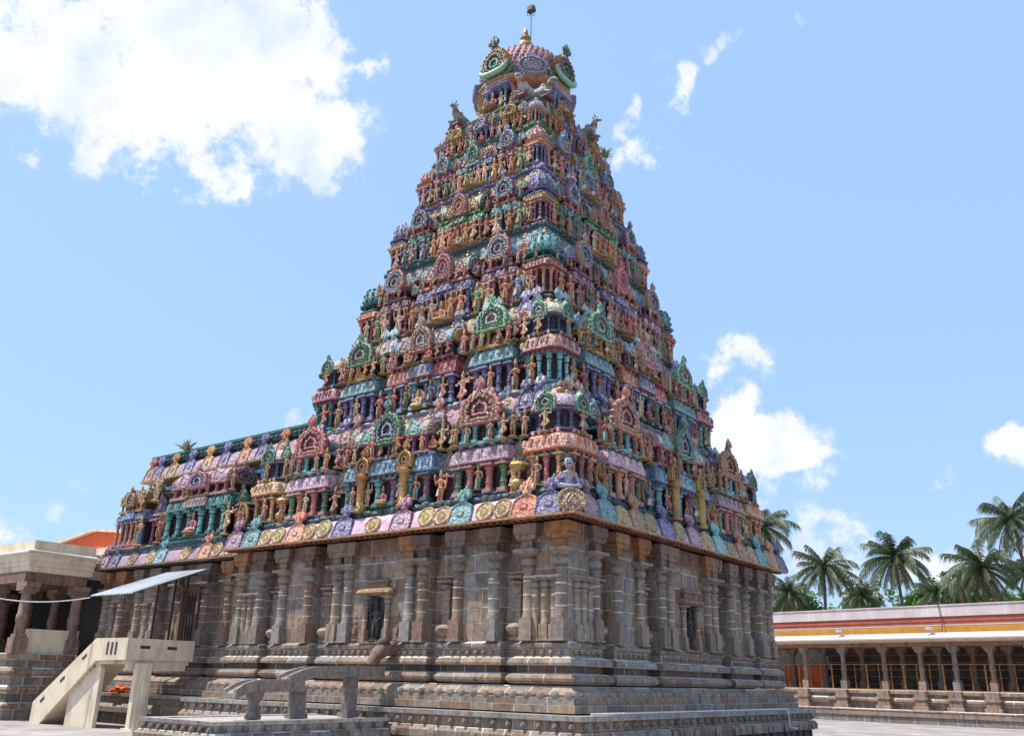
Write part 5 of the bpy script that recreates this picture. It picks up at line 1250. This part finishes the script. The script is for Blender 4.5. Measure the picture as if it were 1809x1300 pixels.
# ------------------------------------------------------------------ colonnade on the right
def build_gallery():
    t = thing('colonnade', 'long low stone colonnade with red, yellow and white banded parapet on the right', 'colonnade', (-.2446, 43.654, 0), math.atan2(-3.287, 15.7))
    X0, X1 = -16.0, 34.0; cx, L = (X0+X1)/2, X1-X0
    M = Masonry(t)
    def line(o, om): return [(X0-1, -o), (X0, -o), (X1, -o), (X1+1, -o)]
    save = CAM.copy()
    M.course(line, [(1.3,0),(1.3,.8)], 'plinth_block', 1.2, 2.4, .05, tint=sr(140,132,128)); M.course(line, [(1.4,.8),(1.44,.9),(1.3,1.0)], 'ledge_block', 1.6, 2.8, .04, tint=sr(160,124,104))
    M.course(line, [(.35,1.0),(.35,1.4)], 'plinth_block', 1.0, 2.0, .05); M.course(line, [(.35,1.4),(.55,1.55),(.55,1.7),(.35,1.85)], 'moulding_block', 1.2, 2.2, .04)
    M.course(line, [(.3,1.85),(.3,2.1)], 'plinth_block', 1.0, 2.0, .04); M.course(line, [(.4,2.1),(.5,2.15),(.5,2.35),(.4,2.4)], 'moulding_block', 1.4, 2.4, .04)
    for b in M.blocks: pass
    M.finish('plinth_wall', 200)
    fl = MB('stone'); fl.box(cx, 2.2, 1.9, L, 5, .42, sr(130,116,106)); fl.box(cx, -.8, .5, L, 1.2, .45, sr(150,136,126)); obj('floor_slab', fl.mesh('floor_slab'), t)
    cols = [-10.6,-7.5,-4.35,-1.24,2.28,5.83,8.83,11.43,14.1,16.95,19.8,22.65,25.5,28.4,31.3]
    pm = [stone_pillar_mb(3.35, .36, c).mesh('pillar', True) for c in (sr(164,138,122), sr(150,140,134), sr(156,128,110))]
    foot = MB('stone'); foot.box(0, 0, 0, .95, .5, 1.4, sr(156,134,118)); foot.box(0, -.05, 0, 1.2, .7, .3, sr(170,150,134)); foot.box(0, -.03, .75, 1.15, .6, .2, sr(160,138,120)); fm = foot.mesh('pier_foot', True)
    for i, x in enumerate(cols):
        obj('pillar', pm[i % 3], t, (x, 0, 2.33)); obj('pillar', pm[(i+1) % 3], t, (x+.3, 2.6, 2.33)); obj('pier_foot', fm, t, (x, -.6, .98))
    # back wall built of blocks
    bw = MB('mortar'); bw.box(cx, 4.86, 2.3, L, .3, 3.6, GREY); w = obj('back_wall', bw.mesh('back_wall'), t)
    z = 2.32; k = 0
    while z < 5.75:
        x = X0+14 + rnd.uniform(0, .6)
        while x < X1-8:
            l = rnd.uniform(.8, 1.5); b = MB('stone'); q = rnd.uniform(.6, 1); b.box(x+l/2, 4.68, z+.025, l-.05, .1, .52, tuple(v*q for v in sr(120,98,88))); obj('wall_block', b.mesh('wall_block'), w); x += l; k += 1
        z += .57
    ow = MB('orange_wall'); ow.box(-3.0, 2.9, 2.3, 4.2, .2, 1.9, ORA); obj('painted_screen', ow.mesh('painted_screen'), t)
    bm = MB('stone'); bm.box(cx, 0, 5.66, L, .7, .4, sr(150,116,96)); bm.box(cx, 2.6, 5.66, L, .6, .4, sr(130,104,90)); obj('beam', bm.mesh('beam'), t)
    def band(name, y0, z0, h, mat, prof=None):
        b = MB(mat); pr = prof or [(0,0),(0,h)]
        b.rings([[(X0, y0-o, z0+q), (X1, y0-o, z0+q)] for o, q in pr] + [[(X0, y0+1.0, z0+pr[-1][1]), (X1, y0+1.0, z0+pr[-1][1])], [(X0, y0+1.0, z0), (X1, y0+1.0, z0)], [(X0, y0-pr[0][0], z0), (X1, y0-pr[0][0], z0)]], CREAM, 0, False, False, None, False)
        return obj(name, b.mesh(name), t)
    band('eave_soffit', -.4, 5.98, .2, 'limewash', [(.0,0),(.6,.1),(.95,.2)])
    band('white_eave', -.4, 6.15, .5, 'white_wash', [(1.0,0),(1.0,.1),(.75,.28),(.45,.42),(.2,.5)])
    band('yellow_band', -.45, 6.66, .46, 'yellow_wash', [(.0,0),(.06,.03),(.06,.4),(.0,.46)]); band('white_fillet', -.5, 7.13, .1, 'white_wash'); band('red_band', -.42, 7.24, .58, 'red_wash', [(.0,0),(.0,.2),(.04,.22),(.04,.34),(.0,.36),(0,.58)])
    band('parapet', -.5, 7.83, .88, 'grey_wash', [(0,0),(.0,.78),(.06,.8),(.06,.88)])
    rb = MB('white_wash'); rb.box(cx, 2.2, 6.1, L, 5.3, .5, CREAM); rb.box(cx, 4.7, 6.5, L, .4, 1.8, CREAM); obj('roof_slab', rb.mesh('roof_slab'), t)
    # yellow railing with wire mesh between the pillars
    for z in (4.3, 2.42):
        r = MB('yellow_paint'); r.box(cx, -.14, z, L, .04, .05, YEL); obj('rail', r.mesh('rail'), t)
    pk = MB('yellow_paint'); pk.box(0, 0, 0, .05, .04, 1.9, YEL); pkm = pk.mesh('rail_post')
    pk2 = MB('yellow_paint'); pk2.box(0, 0, 0, .11, .06, 1.95, YEL); pkm2 = pk2.mesh('rail_post')
    for i in range(46):
        obj('rail_post', pkm if i % 3 else pkm2, t, (-14.2+1.03*i, -.14, 2.4))
    for i, (x, nm) in enumerate(((-3.7,'leftmost'), (2.9,'middle'), (10.4,'rightmost'))):
        c = thing('security_camera', 'small white security camera on a bracket, %s of the three on the yellow band' % nm, 'camera', (0,0,0), 0, 'cameras on the colonnade')
        c.matrix_world = t.matrix_basis @ Matrix.Translation((x, -1.15, 6.5))
        b = MB('wire_white'); b.box(0, .2, -.2, .1, .1, .55, WHITE); b.box(0, .35, .05, .08, .4, .08, WHITE); obj('bracket', b.mesh('bracket'), c)
        h = MB('wire_white', 'dark_iron'); h.box(-.1, 0, .34, .5, .2, .2, WHITE); h.box(-.36, 0, .38, .04, .16, .14, BLACK, 1); hb = obj('body', h.mesh('body'), c, rz=.3)
    cd = MB('dark_iron'); cd.path([(11.0,-.58,8.9),(11.05,-.6,8.2),(11.15,-.6,7.3),(11.2,-1.0,6.7)], .035, 5, BLACK); obj('conduit', cd.mesh('conduit', True), t)
noise_mat('white_wash', sr(190,180,176), sr(176,166,166), 1.3, .7, .004, 20, .4, .8)
noise_mat('grey_wash', sr(214,200,198), sr(180,162,160), .7, .8, .006, 20, .35, .7, 0, (1,1,.4))
noise_mat('red_wash', sr(176,92,70), sr(150,76,60), 1.5, .7, .004, 20); noise_mat('yellow_wash', sr(200,140,44), sr(172,114,36), 1.0, .7, .004, 20)
build_gallery()

# ------------------------------------------------------------------ palms and trees behind the colonnade
def frond(mb, el, az, L, r, droop, dead=False):
    c, s = math.cos(az), math.sin(az); P = []; n = 12; p = Vector((0,0,0)); a = el
    for i in range(n+1):
        P.append(p.copy()); a -= droop/n*(1+.8*i/n); p = p + Vector((c*math.cos(a), s*math.cos(a), math.sin(a)))*(L/n)
    g = r.uniform(.75, 1.25); col = tuple(x*g for x in (sr(72,84,50) if not dead else sr(124,106,76)))
    mb.path(P, [.05*(1-i/(n+2)) for i in range(n+1)], 4, tuple(x*1.3 for x in col))
    side = Vector((-s, c, 0))
    for i in range(52):
        t = .08+.91*i/51; k = t*n; j = min(int(k), n-1); q = P[j].lerp(P[j+1], k-j); fw = (P[j+1]-P[j]).normalized()
        ll = L*.27*math.sin(PI*min(1, .18+.82*(1-t)**.7))*r.uniform(.8, 1.1)+.12
        for sg in (-1, 1):
            d = (side*sg*.6 + fw*.55 + Vector((0,0,-.45 - .75*r.random()))).normalized()
            w = fw*.032; e = q+d*ll; m = q+d*ll*.5+Vector((0,0,.06))
            cc = tuple(x*r.uniform(.7, 1.35) for x in col)
            mb.add([tuple(q-w), tuple(q+w), tuple(m+w), tuple(m-w), tuple(e+Vector((0,0,-.12*ll)))], [(0,1,2,3),(3,2,4)], cc)
def palm_crown(seed, L=4.3, n=42):
    r = random.Random(seed); mb = MB('leaf')
    for i in range(n):
        k = i/n; el = math.radians(86 - 140*k**.85 + r.uniform(-11, 11)); az = i*2.39996 + r.uniform(-.2, .2)
        frond(mb, el, az, L*r.uniform(.85, 1.08)*(.8+.2*math.sin(PI*k)), r, math.radians(r.uniform(22, 75)) if el > 0 else math.radians(r.uniform(15, 40)), k > .9)
    return mb.mesh('crown')
CROWNS = [palm_crown(s) for s in (1, 2, 3)]
cn_ = MB('leaf')
for i in range(8): cn_.ell(.28*math.cos(i*.9), .28*math.sin(i*.9), -.35-.1*(i % 3), .14, .14, .17, sr(120,110,60), 0, 7, 5)
NUTS = cn_.mesh('coconuts', True)
def palm(x, y, z, s, label, v, lean=(0,0)):
    t = thing('coconut_palm', label, 'palm', (x-lean[0], y-lean[1], 0), 0, 'coconut palms behind the colonnade')
    mb = MB('bark'); n = 14; pts = []
    for i in range(n+1):
        k = i/n; pts.append((lean[0]*k*k, lean[1]*k*k, z*k))
    mb.path(pts, [.24-.1*i/n + (.015 if i % 2 else 0) for i in range(n+1)], 8, BROWN); obj('trunk', mb.mesh('trunk', True), t)
    obj('crown', CROWNS[v], t, (lean[0], lean[1], z), v*1.3+x, s*.9); obj('coconuts', NUTS, t, (lean[0], lean[1], z), 0, s)
def at_depth(px, py, d):
    q = CF + CR*((px-904.5)/1553.97) - CU*((py-650)/1553.97); return CAM + q*d
for px, py, d, s, v, ln, lab in (
    (1455,1003,95,1.0,0,(.4,0),'full coconut palm nearest the tower with a rounded crown above the red band'),
    (1580,985,95,1.12,1,(-.5,.3),'broad coconut palm in the middle of the colonnade skyline'),
    (1735,1003,100,1.2,2,(.8,0),'leaning coconut palm below and left of the tallest palm'),
    (1783,918,92,1.15,0,(-1.6,0),'tallest coconut palm at the right edge of the photo'),
    (1347,930,88,.95,2,(0,.5),'coconut palm half hidden behind the tower, only right fronds showing'),
    (1395,1048,104,.8,1,(0,0),'small dark palm beside the tower eave at roof height'),
    (1520,1052,112,.75,0,(.3,0),'small far palm low between the two full palms'),
    (1655,1048,112,.85,2,(0,0),'low far palm between the broad palm and the leaning palm'),
    (1700,1030,108,.85,1,(.3,0),'far palm just left of the leaning palm'),
    (1815,1010,105,.9,1,(0,0),'low palm cut off by the right edge under the tallest palm')):
    P = at_depth(px, py, d); palm(P.x, P.y, P.z, s, lab, v, ln)
def leafy_tree(px, py, d, R, lab, seed):
    r = random.Random(seed); P = at_depth(px, py, d)
    t = thing('leafy_tree', lab, 'tree', (P.x, P.y, 0), 0, 'green trees behind the colonnade')
    mb = MB('bark'); mb.path([(0,0,0),(.2,0,P.z*.5),(0,.1,P.z*.85)], [.3,.22,.12], 7, BROWN)
    for i in range(6): mb.path([(.1,0,P.z*.6),(math.cos(i)*R*.5,math.sin(i)*R*.5,P.z*.9)], [.1,.03], 5, BROWN)
    obj('trunk', mb.mesh('trunk', True), t)
    lf = MB('leaf'); cl_ = [(Vector((r.gauss(0,.45), r.gauss(0,.45), r.gauss(0,.3)))*R, r.uniform(.6, 1.3)) for i in range(60)]
    for i in range(3600):
        c, g = r.choice(cl_); p = c + Vector((r.gauss(0,.14), r.gauss(0,.14), r.gauss(0,.12)))*R
        a = Vector((r.uniform(-1,1), r.uniform(-1,1), r.uniform(-.5,.5))).normalized()*.3; b = a.cross(Vector((r.uniform(-1,1), r.uniform(-1,1), 1))).normalized()*.18
        k = g*r.uniform(.75, 1.25); lf.add([tuple(p-a), tuple(p+b), tuple(p+a), tuple(p-b)], [(0,1,2,3)], tuple(x*k for x in sr(92,128,62)))
    obj('crown', lf.mesh('crown'), t, (0, 0, P.z))
for i, (px, py, d, R, lab) in enumerate(((1525,1066,118,3.0,'bright leafy tree low behind the parapet between two palms'),(1625,1070,118,3.0,'leafy tree just right of the broad palm trunk'),(1665,1062,122,3.2,'bright green tree top beside the leaning palm'),(1715,1068,120,3.0,'green tree under the leaning palm'),(1410,1075,116,3.2,'dark leafy tree behind the colonnade end by the tower'),(1790,1072,120,3.0,'green tree low at the right edge'))): leafy_tree(px, py, d, R, lab, i+20)

# ------------------------------------------------------------------ small things on the tower
def build_lamp():
    t = thing('floodlight', 'floodlight in a bent wire frame on a thin pole beside the gold finial', 'floodlight', (.32, .12, 38.4))
    p = MB('dark_iron'); p.tube((0,0,0), (0,0,2.75), .028, .022, 6, BLACK); obj('pole', p.mesh('pole', True), t)
    f = MB('dark_iron'); f.path([(-.3,0,3.6),(-.35,0,3.2),(-.2,0,3.05),(.22,0,2.62),(.3,.05,3.0),(.24,.1,3.3),(-.3,0,3.6)], .018, 5, BLACK); f.path([(-.2,-.1,3.3),(-.2,-.1,2.75),(.2,-.1,2.7),(.2,-.1,3.3)], .02, 5, BLACK); obj('frame', f.mesh('frame', True), t)
    h = MB('dark_iron', 'glass_lamp'); h.box(0, 0, 3.08, .44, .34, .42, BLACK, 0, .85); b = obj('lamp_housing', h.mesh('lamp_housing'), t, (0, 0, 0))
    g = MB('glass_lamp'); g.box(0, -.185, 3.12, .3, .02, .28, GREY); obj('lens', g.mesh('lens'), b)
build_lamp()
def weed(loc, s, lab, seed):
    r = random.Random(seed); mb = MB('leaf')
    for i in range(70):
        a = r.uniform(0, 2*PI); e = r.uniform(.3, 1.5); d = Vector((math.cos(a)*math.cos(e), math.sin(a)*math.cos(e), math.sin(e))); l = r.uniform(.4, 1.0)
        w = d.orthogonal().normalized()*.022; m = d*l*.6; e_ = d*l + Vector((0,0,-.15*l)); k = r.uniform(.7, 1.3)
        mb.add([tuple(-w), tuple(w), tuple(m+w*1.6), tuple(m-w*1.6), tuple(e_)], [(0,1,2,3),(3,2,4)], tuple(x*k for x in sr(132,138,100)))
    thing('weed_tuft', lab, 'weed', loc, 0, 'weeds on the roofs', mb.mesh('weed_tuft')).scale = (s,)*3
weed((3.5, 3.3, 31.4), 1.0, 'dry weed tuft sprouting near the tower top on the right edge', 1)
weed((-19.7, -6.4, 14.85), 1.0, 'dry weed tuft on the hall parapet', 2); weed((-1.1, -9.5, 8.95), .7, 'small weed tuft on the big eave of the sunny face', 3); weed((3.4, 1.8, 32.1), .7, 'weed tuft behind the bull at the tower top', 4)
